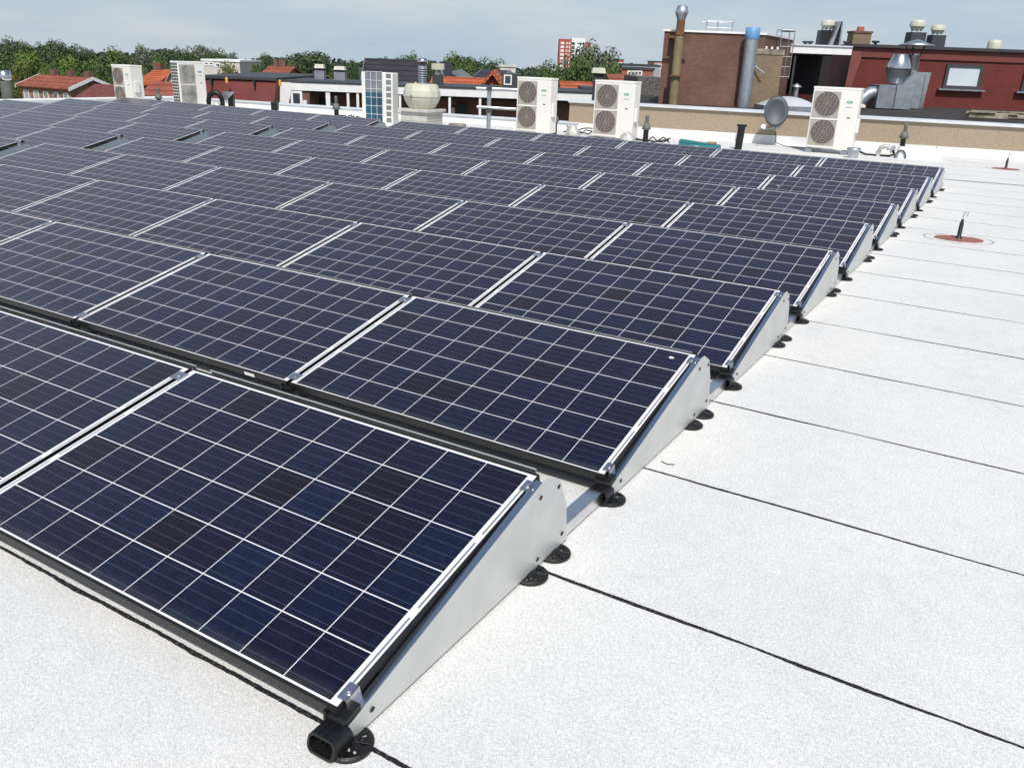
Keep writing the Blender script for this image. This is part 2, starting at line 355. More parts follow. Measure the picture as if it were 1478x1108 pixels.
def coil_material():
    m = bpy.data.materials.new('blue_fin_coil'); m.use_nodes = True; t = m.node_tree; p = t.nodes['Principled BSDF']
    g = N(t,'ShaderNodeTexCoord'); s = N(t,'ShaderNodeSeparateXYZ'); t.links.new(g.outputs['Object'], s.inputs[0])
    k = mth(t,'SINE', mth(t,'MULTIPLY', mth(t,'ADD', s.outputs[0], mth(t,'MULTIPLY', s.outputs[2], -0.45)), 82.0))
    k2 = mth(t,'SINE', mth(t,'MULTIPLY', s.outputs[0], 210.0))
    f = mth(t,'MULTIPLY_ADD', k, 0.5, 0.5, True)
    c = mixc(t, f, (0.035,0.085,0.13), (0.26,0.15,0.065))
    t.links.new(mixc(t, mth(t,'MULTIPLY', mth(t,'GREATER_THAN', k2, 0.3), 0.5), c, (0.05,0.05,0.055)), p.inputs['Base Color'])
    p.inputs['Roughness'].default_value = 0.6
    return m
COIL = coil_material()
BLUEC = mat('teal_coil_face', (0.020,0.085,0.135), 0.5, 0.0, 0.15, 3)
GREYC = mat('grey_coil_face', (0.19,0.205,0.23), 0.5, 0.0, 0.1, 3)

# ------------------------------------------------------------------ ground, roof slab, parapets
struct(MB().box(-700,300,-60,640,-9.3,-9.0).build('ground', GRASSM))
WS, WY = 0.158, 19.50            # back edge of the roof: y = WY + WS*x
wy = lambda x: WY + WS*x
rt = MB(); rt.hexa([(-21,-8,-.4),(9,-8,-.4),(9,wy(9),-.4),(-21,wy(-21),-.4),(-21,-8,0),(9,-8,0),(9,wy(9),0),(-21,wy(-21),0)])
struct(rt.build('flat_roof', ROOF))
bl = MB(); bl.hexa([(-21,-8,-9),(8.9,-8,-9),(8.9,wy(8.9)-.05,-9),(-21,wy(-21)-.05,-9),(-21,-8,-.41),(8.9,-8,-.41),(8.9,wy(8.9)-.05,-.41),(-21,wy(-21)-.05,-.41)])
tag(bl.build('building', BRICKR), 'brick building that carries the white flat roof with the solar panels', 'building')
WA = math.atan(WS); CW = math.cos(WA)
par = thing('parapet', 'low white parapet along the left and back edge of the solar roof', 'parapet', (-21, wy(-21), 0))
q = MB(); Lw = 12.4/CW
rotp = Matrix.Rotation(WA, 3, 'Z')
q = MB().box(-.02, Lw, 0.0, .24, -.01, .17); q.v = [tuple(rotp @ Vector(v)) for v in q.v]; q.build('upstand', WHITEW, par)
q = MB().box(-.27, Lw, -.035, .29, .171, .20); q.v = [tuple(rotp @ Vector(v)) for v in q.v]; q.build('coping', COPING, par)
MB().box(-.24, -.0, -24, -.02, -.01, .17).build('upstand', WHITEW, par)
MB().box(-.28, .035, -24, -.06, .171, .20).build('coping', WHITEP, par)
# gravel-faced edge of the next roof, on the right
wl = thing('wall', 'tan exposed-aggregate wall with a metal coping behind the right hand outdoor units', 'wall', (-9.0, wy(-9.0), 0), WA)
MB().box(0.12, 19, 0.03, .35, .19, .655).build('aggregate_panel', TAN, wl)
MB().box(0.12, 19, -.005, .34, -.01, .19).build('upstand', WHITEW, wl)
MB().box(0.10, 19, -.03, .42, .656, .712).build('coping', COPING, wl)
jb = MB()
for k in range(1,9): jb.box(k*2.1, k*2.1+.012, -.008, -.004, .0, .186)
jb.build('upstand_joint', GALVD, wl)
# gutter strip across the right side of the roof
gs = MB(); gs.add([(-.05,14.62,.004),(9,15.9,.004),(9,15.96,.004),(-.05,14.67,.004)], [(0,1,2,3)])
struct(gs.build('roof_joint', GALVD))
# dark roof of the neighbour
dr = MB(); a = pt(812,150,21); 
o0 = Vector((-9.0, wy(-9.0)+.42*CW, 0))
drl = [o0, Vector((11, wy(11)+.42, 0)), Vector((3,48,0)), Vector((-18.2,44,0)), Vector((-12.0,29.4,0))]
n = len(drl)
dr.add([(v.x,v.y,.3) for v in drl]+[(v.x,v.y,.61) for v in drl], [tuple(range(n,2*n))]+[(i,(i+1)%n,n+(i+1)%n,n+i) for i in range(n)])
struct(dr.build('neighbour_roof', BITUM))

# ------------------------------------------------------------------ solar array
TILT = R(13.01); Z0 = 0.1; RP = 1.5125; CP = 1.6955
ct, st_ = math.cos(TILT), math.sin(TILT)
X0L = -10.66
def tl(y, z):     # world offsets (from panel front edge at ground) -> panel-local
    dy, dz = y, z - Z0
    return (dy*ct + dz*st_, -dy*st_ + dz*ct)
def make_panel():
    r = thing('solar_panel', '', 'solar panel', (0,0,Z0), 0, 'solar panels on the white flat roof'); r.rotation_euler = (TILT,0,0)
    MB().box(-PL-.0110, .0110, 0, PS, -.005, 0).build('cell_glass', CELL, r)
    f = MB(); L = .0105
    f.box(-PL-.0140, .0140, -L, 0, -.028, .0018); f.box(-PL-.0140, .0140, PS, PS+L, -.032, .0018)
    f.box(-PL-.0140, -PL-.0110, 0, PS, -.032, .0016); f.box(.0110, .0140, 0, PS, -.032, .0016)
    f.box(-PL, 0, 0, .03, -.032, -.028); f.box(-PL, 0, PS-.03, PS, -.032, -.028)
    f.build('frame', BLACKMET, r)
    d = MB(); pr = [tl(1.026,.312), tl(1.033,.312), tl(1.135,.02), tl(1.132,.02), tl(1.031,.309), tl(1.026,.3095)]
    d.prism(pr, -PL+.02, -.03, 'x'); d.build('rear_deflector', ZINC, r)
    return r
def rounded(w, h, r, n=4):
    out = []
    for cx, cy, a0 in ((w/2-r,h/2-r,0),(-w/2+r,h/2-r,90),(-w/2+r,-h/2+r,180),(w/2-r,-h/2+r,270)):
        for i in range(n+1):
            a = R(a0 + 90*i/n); out.append((cx+r*math.cos(a), cy+r*math.sin(a)))
    return out
def shoe_mb(x=0.02, y0=-.072, y1=.06, zc=.037, w=.086, h=.052):
    b = MB(); o = rounded(w,h,.018); i_ = rounded(w-.013,h-.013,.013); n = len(o)
    ring = lambda pl, y, k=0: [(x+u, y+k*v, zc+v) for u, v in pl]
    ym = -.004
    vs = ring(o,y0,.25)+ring(o,ym)+ring(i_,y0,.25)+ring(i_,y0+.045)
    fs = []
    for i in range(n):
        j = (i+1)%n
        fs += [(i,j,n+j,n+i),(j,i,2*n+i,2*n+j),(2*n+j,2*n+i,3*n+i,3*n+j)]
    fs += [tuple(range(n,2*n)), tuple(range(3*n,4*n))]
    b.add(vs, fs)
    for k in (-.020,-.003,.014): b.box(x+k, x+k+.003, y0+.02, y0+.045, zc-.018, zc+.018)
    b.box(x-.026, x+.026, y0+.022, y0+.045, zc-.002, zc+.002)
    b.box(x-w/2-.003, x+.0235, -.012, y1, .012, .066, 0, .006)                      # saddle over the rail
    b.hexa([(x-.036,-.010,.066),(x+.022,-.010,.066),(x+.022,.05,.066),(x-.036,.05,.066),(x-.030,-.002,.074),(x+.022,-.002,.074),(x+.022,.05,.088),(x-.030,.05,.088)])
    b.box(x-.042, x-.034, -.016, .03, .05, .084)
    for k in (-.02,.0): b.box(x+k, x+k+.006, y0+.014, -.006, zc+h/2-.001, zc+h/2+.0025)
    return b
def pad_mb(cx, cy, r=.062):
    b = MB(); n = 32; rad = [0.008,.022,.033,.045,r-.006,r]
    zt = [.016,.014,.011,.011,.013,.009]
    vs = []
    for q_, z in zip(rad, zt):
        for i in range(n):
            a = 2*math.pi*i/n; vs.append((cx+q_*math.cos(a), cy+q_*math.sin(a), z))
    fs = []
    for k in range(len(rad)-1):
        for i in range(n):
            if k == 2 and i % 4 == 1: continue
            if k == 1 and i % 8 == 3: continue
            fs.append((k*n+i,k*n+(i+1)%n,(k+1)*n+(i+1)%n,(k+1)*n+i))
    fs.append(tuple(range(n)))
    for i in range(n):
        a = 2*math.pi*i/n; vs.append((cx+r*math.cos(a), cy+r*math.sin(a), 0.0))
    m = (len(rad)-1)*n
    for i in range(n): fs.append((m+i, m+(i+1)%n, m+n+(i+1)%n, m+n+i))
    b.add(vs, fs)
    for i in range(8):                                                                    # raised ribs
        a = 2*math.pi*(i+.5)/8; c_, s_ = math.cos(a), math.sin(a)
        p0 = Vector((cx+.02*c_, cy+.02*s_, .013)); p1 = Vector((cx+(r-.004)*c_, cy+(r-.004)*s_, .012))
        b.cyl(p0, p1, .0022, .0022, 5)
    return b
def clamp_mb(x0, x1, yl, end=True):
    """z-bracket that grips the frame, built in the tilted panel plane"""
    b = MB(); pts = []
    def P(x, y, z): return (x, y*ct - z*st_, Z0 + y*st_ + z*ct)
    def bx(xa,xb,ya,yb,za,zb):
        b.hexa([P(xa,ya,za),P(xb,ya,za),P(xb,yb,za),P(xa,yb,za),P(xa,ya,zb),P(xb,ya,zb),P(xb,yb,zb),P(xa,yb,zb)])
    bx(x0, x1, yl-.026, yl+.026, .003, .0068)
    if end: bx(x1-.0035, x1, yl-.026, yl+.026, -.042, .0068)
    xm = (x0+x1)/2 + (.002 if end else 0)
    b.cyl(P(xm,yl,.0065), P(xm,yl,.011), .0105, .0105, 12); b.cyl(P(xm,yl,.011), P(xm,yl,.0116), .006, .005, 8)
    return b
PLATE = [(0,.010),(0,.058),(.945,.322),(.985,.322),(1.065,.280),(1.122,.164),(1.146,.012)]
def make_end():
    r = thing('end_mount', '', 'panel mount', (0,0,0), 0, 'metal end mounts along the right side of the rows')
    p = MB(); p.prism(PLATE, .045, .0475, 'x')
    n_ = (-st_*1.0, ct)
    p.build('side_plate', ZINC, r)
    p = MB(); p.hexa([(.019,.0,.0555),(.045,.0,.0555),(.045,.945,.3195),(.019,.945,.3195),(.019,.0,.058),(.045,.0,.058),(.045,.945,.322),(.019,.945,.322)])
    p.build('top_flange', ZINCF, r)
    rail = MB().box(-.020,.037,-.01,RP-.02,.012,.058); rail.build('base_rail', ALU, r)
    shoe_mb().build('front_shoe', BLACKPL, r)
    for (cx,cy) in ((.045,.0),(.047,.885),(.047,1.045)): pad_mb(cx,cy).build('foot_pad', BLACKPL, r)
    for yl in (.045,.93): clamp_mb(-.006,.024,yl).build('clamp', ALU, r)
    bo = MB()
    for (y,z) in ((.085,.048),(.93,.272),(1.055,.258),(1.10,.055),(.93,.040)):
        for k in range(3):
            a = k*math.pi/3+.3; bo.cyl((.0478,y-.0085*math.cos(a),z-.0085*math.sin(a)),(.0505,y+.0085*math.cos(a),z+.0085*math.sin(a)),.0018,.0018,5)
        bo.cyl((.0476,y,z),(.0525,y,z),.004,.0035,8)
    bo.build('screw', BLACKPL, r)
    ri = MB()
    for y in (.03,.905): ri.cyl((.030,y,.058+y*.2794),(.030,y-.001,.0615+y*.2794),.006,.005,8)
    ri.build('rivet', STEEL, r)
    return r
def make_mid():
    r = thing('mid_mount', '', 'panel mount', (0,0,0), 0, 'mounts in the slots between neighbouring panels')
    MB().box(-.028,.028,-.01,RP-.02,.012,.058).build('base_rail', ALU, r)
    shoe_mb(0.0).build('front_shoe', BLACKPL, r)
    pad_mb(.0,.0).build('foot_pad', BLACKPL, r)
    k = MB(); k.prism([(0.06,.06),(.06,.075),(.95,.27),(1.0,.27),(1.0,.06)], -.006, .006, 'x'); k.build('support_web', BLACKMET, r)
    for yl in (.045,.93): clamp_mb(-.029,.029,yl,False).build('clamp', ALU, r)
    return r
rowname = ['front row','second row from the front','third row from the front','fourth row from the front','middle row','fourth row from the back','third row from the back','next to last row','rearmost row']
colr_ = ['rightmost','second from the right end','third from the right end','fourth from the right end','fifth from the right end','last before the aisle']
coll_ = ['first beyond the aisle','second beyond the aisle','third beyond the aisle','fourth beyond the aisle','leftmost']
def seen(xs, ys, zs, mx_=260, my_=160):
    ok = False
    for x in xs:
        for y in ys:
            for z in zs:
                p_ = proj((x,y,z))
                if p_ and -mx_ < p_[0] < PW+mx_ and -my_ < p_[1] < PH+my_: return True
    return False
panel0 = end0 = mid0 = None
def put(kind, x, y, label, group=None):
    global panel0, end0, mid0
    if kind == 'panel':
        if panel0 is None: panel0 = make_panel(); panel0.location = (x,y,Z0); panel0['label'] = label; return panel0
        return dup(panel0, (x,y,Z0), label)
    if kind == 'end':
        if end0 is None: end0 = make_end(); end0.location = (x,y,0); end0['label'] = label; return end0
        return dup(end0, (x,y,0), label, group)
    if mid0 is None: mid0 = make_mid(); mid0.location = (x,y,0); mid0['label'] = label; return mid0
    return dup(mid0, (x,y,0), label)
AISLE = None
ZINCSKY = mat('sky_tinted_steel_plate', (0.30,0.37,0.41), 0.45, 0.5, 0.05, 5)  # same end plates; dim bluish sky reflection put into the base colour
XMID = -PL - (CP-PL)/2
for rI in range(9):
    y = rI*RP
    put('end', 0, y, 'silver wedge end plate at the right end of the %s' % rowname[rI])
    for c in range(6):
        x = -c*CP
        if seen((x,x-PL/2,x-PL),(y,y+.97),(.1,.32)):
            put('panel', x, y, 'dark blue solar panel, %s in the %s' % (colr_[c], rowname[rI]))
            if c < 5: put('mid', x+XMID, y, 'slot mount left of the panel %s, %s' % (colr_[c], rowname[rI]))
    if rI >= 2:
        if seen((X0L,),(y,y+.97),(.1,.32)):
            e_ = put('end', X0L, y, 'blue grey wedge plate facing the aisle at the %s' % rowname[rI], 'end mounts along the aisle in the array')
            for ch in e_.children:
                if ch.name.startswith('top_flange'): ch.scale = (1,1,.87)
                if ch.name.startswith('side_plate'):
                    if AISLE is None: AISLE = ch.data.copy(); AISLE.materials[0] = ZINCSKY
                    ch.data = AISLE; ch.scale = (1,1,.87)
        for c in range(5):
            x = X0L - c*CP
            if seen((x,x-PL/2,x-PL),(y,y+.97),(.1,.32)):
                put('panel', x, y, 'dull grey blue solar panel, %s in the %s' % (coll_[c], rowname[rI]))
                if c < 4: put('mid', x+XMID, y, 'slot mount left of the panel %s, %s' % (coll_[c], rowname[rI]))

# droppings, a type plate and a wire scrap
def on_panel(x, yl, row): return (x, row*RP + yl*ct - .001*st_, Z0 + yl*st_ + .001)
for nm_,x,yl,row,lab in ((0,-.085,.925,1,'white bird dropping near the top right corner of the second row panel'),(1,-1.50,.62,6,'white bird dropping at the left of the right end panel, third row from the back')):
    rn=random.Random(nm_); vs=[(0,0,.0022)]+[(.012*(1+rn.uniform(-.25,.25))*math.cos(a*math.pi/6),.009*(1+rn.uniform(-.25,.25))*math.sin(a*math.pi/6),.0006) for a in range(12)]
    o=MB().add(vs,[(0,1+i,1+(i+1)%12) for i in range(12)]).build('bird_dropping',WHITEP,None,on_panel(x,yl,row)); o.rotation_euler=(TILT,0,0); tag(o,lab,'dropping','bird droppings on the panels')
o=MB().box(-.035,.035,-.001,0,-.009,.009).build('type_plate',WHITEP,None,(-1.93,RP-.013,.085)); o.rotation_euler=(TILT,0,0); tag(o,'small white type plate on the front edge of the second row','type plate')
o=MB().tube([(-.03,.012,.003),(-.015,.002,.006),(.0,-.001,.004),(.018,.004,.005),(.03,.014,.003)],.0018,5).build('wire_scrap',BLACKPL,None,(.113,1.937,.0)); tag(o,'tiny bent wire scrap on the white roof right of the second row','wire')

# ------------------------------------------------------------------ things on our roof
def make_ac(label, x, y, rz=0.0, W_=.92, D_=.34, H_=1.36, blue=False):
    r = thing('outdoor_unit', label, 'air conditioner', (x,y,0), rz, 'white two-fan outdoor units on the roof')
    z0 = .09
    c = MB().box(0,W_,0,D_,z0,z0+H_,0,.012); c.box(-.006,W_+.006,-.006,D_+.006,z0+H_-.03,z0+H_+.006,0,.006); c.build('casing', CASE, r)
    gw = W_*.56
    for zb in (z0+.07, z0+H_*.515):
        h = H_*.42
        g = MB().box(.035,.035+gw,-.012,-.002,zb,zb+h).build('fan_grille', GRILLE, r)
        cx, cz = .035+gw*.52, zb+h*.52; rr = min(gw,h)*.47
        fan = MB().cyl((cx,-.0125,cz),(cx,-.016,cz),rr,rr,36).build('fan_opening', COIL, g)
        gd = MB()
        for k in range(1,6):
            rk = rr*k/5.0; path = [(cx+rk*math.cos(a*math.pi/18), -.022, cz+rk*math.sin(a*math.pi/18)) for a in range(37)]
            gd.tube(path, .003, 4)
        for a in range(12): gd.cyl((cx,-.022,cz),(cx+rr*math.cos(a*math.pi/6),-.022,cz+rr*math.sin(a*math.pi/6)),.0025,.0025,4)
        gd.build('fan_guard', GRILLE, g)
        MB().box(.03,.05+gw,-.02,-.001,zb-.045,zb-.03).build('grille_ledge', CASE, r)
    e = MB(); ex, ez = W_*.80, z0+H_*.78
    e.tube([(ex+.055*math.cos(a*math.pi/12), -.004, ez+.017*math.sin(a*math.pi/12)) for a in range(25)], .006, 5)
    e.build('emblem', GREEN, r)
    MB().box(W_*.79,W_*.86,-.004,-.001,z0+H_*.52,z0+H_*.535).build('handle_slot', DARKIN, r)
    MB().box(W_*.74,W_*.86,-.003,-.001,z0+H_*.69,z0+H_*.70).build('nameplate', GALV, r)
    for xf in (.02, W_-.20):
        MB().box(xf,xf+.12,-.05,D_+.05,0,.075).build('foot', GALVD, r)
    MB().box(W_,W_+.05,.06,.2,z0+.35,z0+.62,0,.01).build('valve_cover', CASE, r)
    return r
ac1 = make_ac('white outdoor unit standing right of the satellite dish', -3.02, 17.62, R(2), .92, .34, 1.20)
ac2 = make_ac('white outdoor unit beside the teal tool case, in front of the tan wall', -7.22, 16.05, R(2), .92, .34, 1.15)
ac3 = make_ac('white outdoor unit right of the galvanised pipe railing', -8.98, 15.75, R(2), .84, .34, 1.14)
p5 = pt(262,152,23.6); ac5 = make_ac('outdoor unit with slatted side coil and fans turned toward the aisle', p5.x, p5.y, R(84), .80,.34,1.13)
# louvred coil face on the side of that unit
lv = MB()
for k in range(14):
    for j in range(4): lv.box(-.008,-.001,.03+j*.075,.085+j*.075,.14+k*.076,.19+k*.076)
lv.build('side_coil', DKGREY, ac5)
for ch in ac5.children:
    for g2 in ch.children:
        if g2.name.startswith('fan_opening'): g2.data.materials[0] = mat('pale_fan_blades', (.42,.42,.40), .6, 0, .35, 4)
    if ch.name.startswith('emblem'): ch.data.materials[0] = BLUE
p6 = pt(167,147,23.2); ac6 = make_ac('leftmost white outdoor unit, at the far left of the array', p6.x, p6.y, R(0), .74,.36,1.00)
for u_ in (ac6,): pass
# coil-sided unit
p4 = pt(523,174,20.6)
r = thing('condenser_unit', 'ivory condenser unit with a tall teal coil face beside the cream roof fan', 'air conditioner', (p4.x,p4.y,0), R(15))
MB().box(0,.78,0,.32,.03,1.20,0,.012).build('casing', CASE, r)
cf = MB().box(.10,.53,-.008,-.001,.10,.76).build('coil_face', BLUEC, r); MB().box(.10,.53,-.008,-.001,.761,1.21).build('coil_face', GREYC, r)
gd = MB()
for k in range(4): gd.cyl((.10+.143*k,-.014,.10),(.10+.143*k,-.014,1.21),.005,.005,5)
for k in range(7): gd.cyl((.10,-.014,.10+.185*k),(.53,-.014,.10+.185*k),.005,.005,5)
gd.build('wire_guard', WHITEP, r)
lv = MB()
for k in range(8): lv.box(.62,.74,-.006,-.001,.12+k*.138,.215+k*.138)
lv.build('louvre_strip', GREYC, r)
# cream roof fan on its square base
ph = pt(609,181,20.0)
r = thing('roof_fan', 'large cream mushroom roof fan on a square pedestal behind the panels', 'roof fan', (ph.x,ph.y,0), R(4))
MB().box(-.34,.34,-.34,.34,0,.42).build('pedestal', MUSHB, r)
b = MB()
for k in range(3): b.box(-.343,.343,-.343,.343,.10+k*.12,.106+k*.12)
b.build('pedestal_seam', GALVD, r)
MB().box(-.40,.40,-.40,.40,.421,.475,0,.01).build('flange', MUSHB, r)
MB().lathe([(.28,.476),(.30,.50),(.36,.60),(.40,.68),(.41,.74)], n=12, sm=False).build('lower_bowl', MUSH, r)
MB().lathe([(.425,.735),(.425,.765),(.41,.86),(.355,.98),(.34,1.0),(.0,1.01)], n=12, sm=False).build('upper_cowl', MUSH, r)
MB().cyl((0,-.425,.75),(0,-.44,.75),.022,.022,8).build('latch', BRICKT, r)
# flue terminals
def flue(name, label, P, h, rp=.055, top=True):
    r = thing(name, label, 'flue', (P.x,P.y,0), 0, 'dark flue terminals on the roof')
    MB().cyl((0,0,0),(0,0,h*.5),rp,rp,14).build('pipe', BLACKPL, r)
    MB().lathe([(rp*1.05,h*.5),(rp*1.75,h*.53),(rp*1.55,h*.60),(rp*1.05,h*.73),(rp*.8,h*.735)], n=16).build('cowl', FLUEG, r)
    c = MB()
    c.lathe([(rp*.62,h*.735),(rp*.62,h*.97),(rp*.45,h)], n=12)
    for k in range(3): c.lathe([(rp*.8,h*(.78+.07*k)),(rp*.85,h*(.79+.07*k)),(rp*.8,h*(.80+.07*k))], n=12)
    c.build('cap', FLUEG, r)
    return r
flue('flue_terminal','dark flue terminal in front of the unit by the pipe railing', pt(800,196,19.9), .60)
flue('flue_terminal','dark flue terminal between the teal tool case and the unit left of it', pt(931,207,18.6), .60)
flue('flue_terminal','dark flue terminal right of the rightmost outdoor unit', pt(1300,222,18.6), .64)
flue('flue_terminal','grey coned flue terminal left of the teal coil unit', pt(486,172,21.2), .62)
flue('flue_terminal','grey coned flue terminal between the two leftmost outdoor units', pt(230,151,23.4), .55)
P = pt(1065,217,18.3)
r = thing('vent_pipe','plain black vent pipe with a flat cap behind the rear row','vent pipe',(P.x,P.y,0))
MB().cyl((0,0,0),(.02,0,.47),.075,.075,20).build('pipe', BLACKPL, r)
MB().cyl((.02,0,.47),(.02,0,.50),.11,.105,20).build('cap', BLACKPL, r)
b = MB()
for k in range(14): a=2*math.pi*k/14; b.box(.02+.078*math.cos(a)-.006,.02+.078*math.cos(a)+.006,.078*math.sin(a)-.006,.078*math.sin(a)+.006,.445,.462)
b.build('vent_slot', FLUEG, r)
P = pt(397,157,23.2)
r = thing('vent_pipe','short square black vent cowl at the parapet before the maroon roof','vent pipe',(P.x,P.y,0),YAW)
MB().box(-.06,.06,-.06,.06,0,.12).build('pipe', BLACKPL, r); MB().box(-.085,.085,-.085,.085,.121,.32,0,.01).build('cowl', BLACKPL, r)
# black bent duct, with silver wrap and a small rooflight beside
P = pt(312,158,23.2); f = Fr((P.x,P.y,0))
r = thing('flexible_duct','black ribbed flexible duct arching over silver wrap beside the slatted unit','duct',(P.x,P.y,0),YAW)
path = [(-.16+.0*a,0,.0) for a in (0,)] + [(.18*-math.cos(a*math.pi/14), 0, .26+.24*math.sin(a*math.pi/14)) for a in range(15)] + [(.18,0,.05)]
b = MB(); b.tube(path, .06, 10)
for k in range(2,15): 
    a=(k-1.5)*math.pi/14; b.tube([(-.18*math.cos(a),0,.26+.24*math.sin(a)),(-.18*math.cos(a+.06),0,.26+.24*math.sin(a+.06))],.072,10)
b.build('duct_hose', BLACKPL, r)
def lump(name, label, P, sx, sy, sz, m, cat='insulation', seed=1):
    rnd = random.Random(seed); b = MB(); nu, nv = 14, 8; vs = []
    for j in range(nv+1):
        ph_ = math.pi*.5*j/nv
        for i in range(nu):
            t_ = 2*math.pi*i/nu; k = 1+rnd.uniform(-.13,.13)
            vs.append((sx*math.cos(ph_)*math.cos(t_)*k, sy*math.cos(ph_)*math.sin(t_)*k, sz*math.sin(ph_)*(1+rnd.uniform(-.06,.06))))
    fs = [(j*nu+i,j*nu+(i+1)%nu,(j+1)*nu+(i+1)%nu,(j+1)*nu+i) for j in range(nv) for i in range(nu)]
    b.add(vs, fs, 0, True); o = b.build(name, m, None, (P.x,P.y,0)); return tag(o, label, cat)
lump('insulation_wrap','crumpled silver wrap inside the arch of the black duct', pt(313,157,23.0), .14,.12,.30, WRAP, seed=2)
lump('insulation_wrap','crumpled silver wrap at the foot of the unit by the pipe railing', pt(826,197,19.9), .17,.14,.26, WRAP, seed=3)
lump('insulation_wrap','pale domed wrap at the foot of the unit beside the teal case', pt(905,203,18.6), .19,.15,.24, WRAP, seed=4)
lump('insulation_wrap','small pale wrap between the two leftmost outdoor units', pt(245,152,23.5), .16,.13,.16, WRAP, seed=5)
P = pt(331,156,23.5)
r = thing('duct_stub','black upright duct stub with a pale blue hood beside the bent duct','duct',(P.x,P.y,0),YAW)
MB().box(.0,.14,-.07,.07,0,.46).build('stub', BLACKPL, r)
MB().prism([(-.22,.30),(-.02,.30),(.20,.52),(-.10,.52)], -.10,-.08,'y').build('hood', GALV, r)
# cable clutter and odds by the parapet
P = pt(358,162,22.8); tag(MB().lathe([(.16,0),(.17,.03),(.15,.085),(.06,.10)], n=14).build('roof_outlet', GALVD, None, (P.x,P.y,0.0)), 'low round grey roof outlet near the maroon roofed end', 'roof outlet')
P = pt(425,164,22.6); tag(MB().lathe([(.26,0),(.22,.05),(.10,.085),(.02,.09)], n=16).build('roof_outlet', CURB, None, (P.x,P.y,0.0)), 'low white domed roof outlet in front of the parapet', 'roof outlet')
P = pt(545,176,20.0); 
tag(MB().box(-.05,.42,-.15,.15,.0,.06,0,.01).build('cable_tray', SLAB, None, (P.x+.2,P.y-.05,.0)), 'shallow brown tray at the foot of the teal coil unit', 'tray')
# pipe railing
P = pt(705,183,20.4); f = Fr((P.x,P.y,0))
r = thing('pipe_railing','galvanised pipe railing with two rails between the roof fan and the outdoor units','railing',(P.x,P.y,0),YAW)
MB().cyl((0,0,0),(0,0,.98),.05,.05,12).build('post', GALV, r)
x0,x1,z0,z1,_ = f.b(687,752,125,129,20.2); MB().cyl((x0,-.06,z0),(x1,-.06,z0),.034,.034,10).build('rail', GALV, r)
x0,x1,z0,z1,_ = f.b(688,750,153,156,20.2); MB().cyl((x0,-.06,z0),(x1,-.06,z0-.02),.034,.034,10).build('rail', GALV, r)
for zc_ in (.90,.42): MB().box(-.07,.07,-.10,.06,zc_,zc_+.08).build('coupler', DKGREY, r)
b = MB().box(-.42,.06,-.05,.05,0,.04); b.build('base_foot', GALV, r)
P = pt(744,188,20.0)
r = thing('leaning_frame','white leaning bracket frame between the pipe railing and its neighbouring unit','frame',(P.x,P.y,0),YAW)
MB().hexa([(-.10,-.02,0),(-.04,-.02,0),(-.04,.02,0),(-.10,.02,0),(.14,-.02,.62),(.20,-.02,.62),(.20,.02,.62),(.14,.02,.62)]).build('bar', WHITEP, r)
MB().box(.10,.15,-.02,.02,0,.44).build('upright', BRICKR, r)
# paving blocks by the railing
P = pt(660,183,20.2); tag(MB().box(-.18,.18,-.12,.12,0,.17,0,.02).build('weight_block', SLAB, None, (P.x,P.y,0)), 'pale block on the roof left of the railing post', 'block')
# teal tool case with tools
P = pt(1010,208,18.3)
r = thing('tool_case','teal tool case lying open on the white roof behind the rear row','tool case',(P.x,P.y,0),R(14))
b = MB().box(-.43,.43,-.16,.14,.0,.085,0,.02); b.build('case_body', TEAL, r)
b = MB(); b.hexa([(-.43,-.15,.09),(.30,-.15,.09),(.30,.12,.09),(-.43,.12,.09),(-.41,-.15,.15),(.05,-.15,.11),(.05,.12,.11),(-.41,.12,.15)]); b.build('case_lid', TEAL, r)
MB().box(.14,.34,-.06,.06,.088,.135,0,.01).build('hand_tool', BRICKH, r)
MB().box(-.10,-.01,-.165,-.161,.02,.05).build('name_label', WHITEP, r)
# satellite dish
DX = -4.02; PD = pt(1120.5,161,19.42)
r = thing('satellite_dish','dark grey satellite dish mounted on a bracket before the tan wall','satellite dish',(PD.x,PD.y,0),R(9))
n_ = 32; b = MB(); vs = []
Rm = Matrix.Rotation(R(12),3,'Z') @ Matrix.Rotation(R(-16),3,'X')
cz = PD.z
rings = [0.02,.25,.5,.75,1.0]
for side in (0,.012):
    for q_ in rings:
        for i in range(n_):
            a = 2*math.pi*i/n_; v = Rm @ Vector((.255*q_*math.cos(a), .06*(1-q_*q_)+side, .335*q_*math.sin(a)))
            vs.append((v.x, v.y, v.z+cz))
k_ = len(rings)*n_; fs = []
for o_ in (0,k_):
    for j in range(len(rings)-1):
        for i in range(n_): fs.append((o_+j*n_+i,o_+j*n_+(i+1)%n_,o_+(j+1)*n_+(i+1)%n_,o_+(j+1)*n_+i))
m_ = (len(rings)-1)*n_
for i in range(n_): fs.append((m_+i,m_+(i+1)%n_,k_+m_+(i+1)%n_,k_+m_+i))
fs += [tuple(range(n_)), tuple(range(k_,k_+n_))]
b.add(vs, fs, 0, True); b.build('reflector', DISHM, r)
yw = .40
b = MB(); b.cyl((.02,.09,cz-.05),(.02,.16,cz-.05),.06,.05,10); b.cyl((.02,.13,cz-.10),(.02,.13,cz-.32),.02,.02,8); b.cyl((.02,.13,cz-.30),(.02,yw,cz-.30),.02,.02,8); b.box(-.05,.09,yw-.012,yw,cz-.38,cz-.22); b.build('wall_bracket', GALV, r)
MB().tube([(.02,-.02,cz-.31),(-.04,-.24,cz-.36),(-.16,-.42,cz-.35)], .012, 6).build('feed_arm', GALV, r)
MB().cyl((-.16,-.36,cz-.34),(-.18,-.46,cz-.30),.035,.05,12).build('receiver', WHITEP, r)
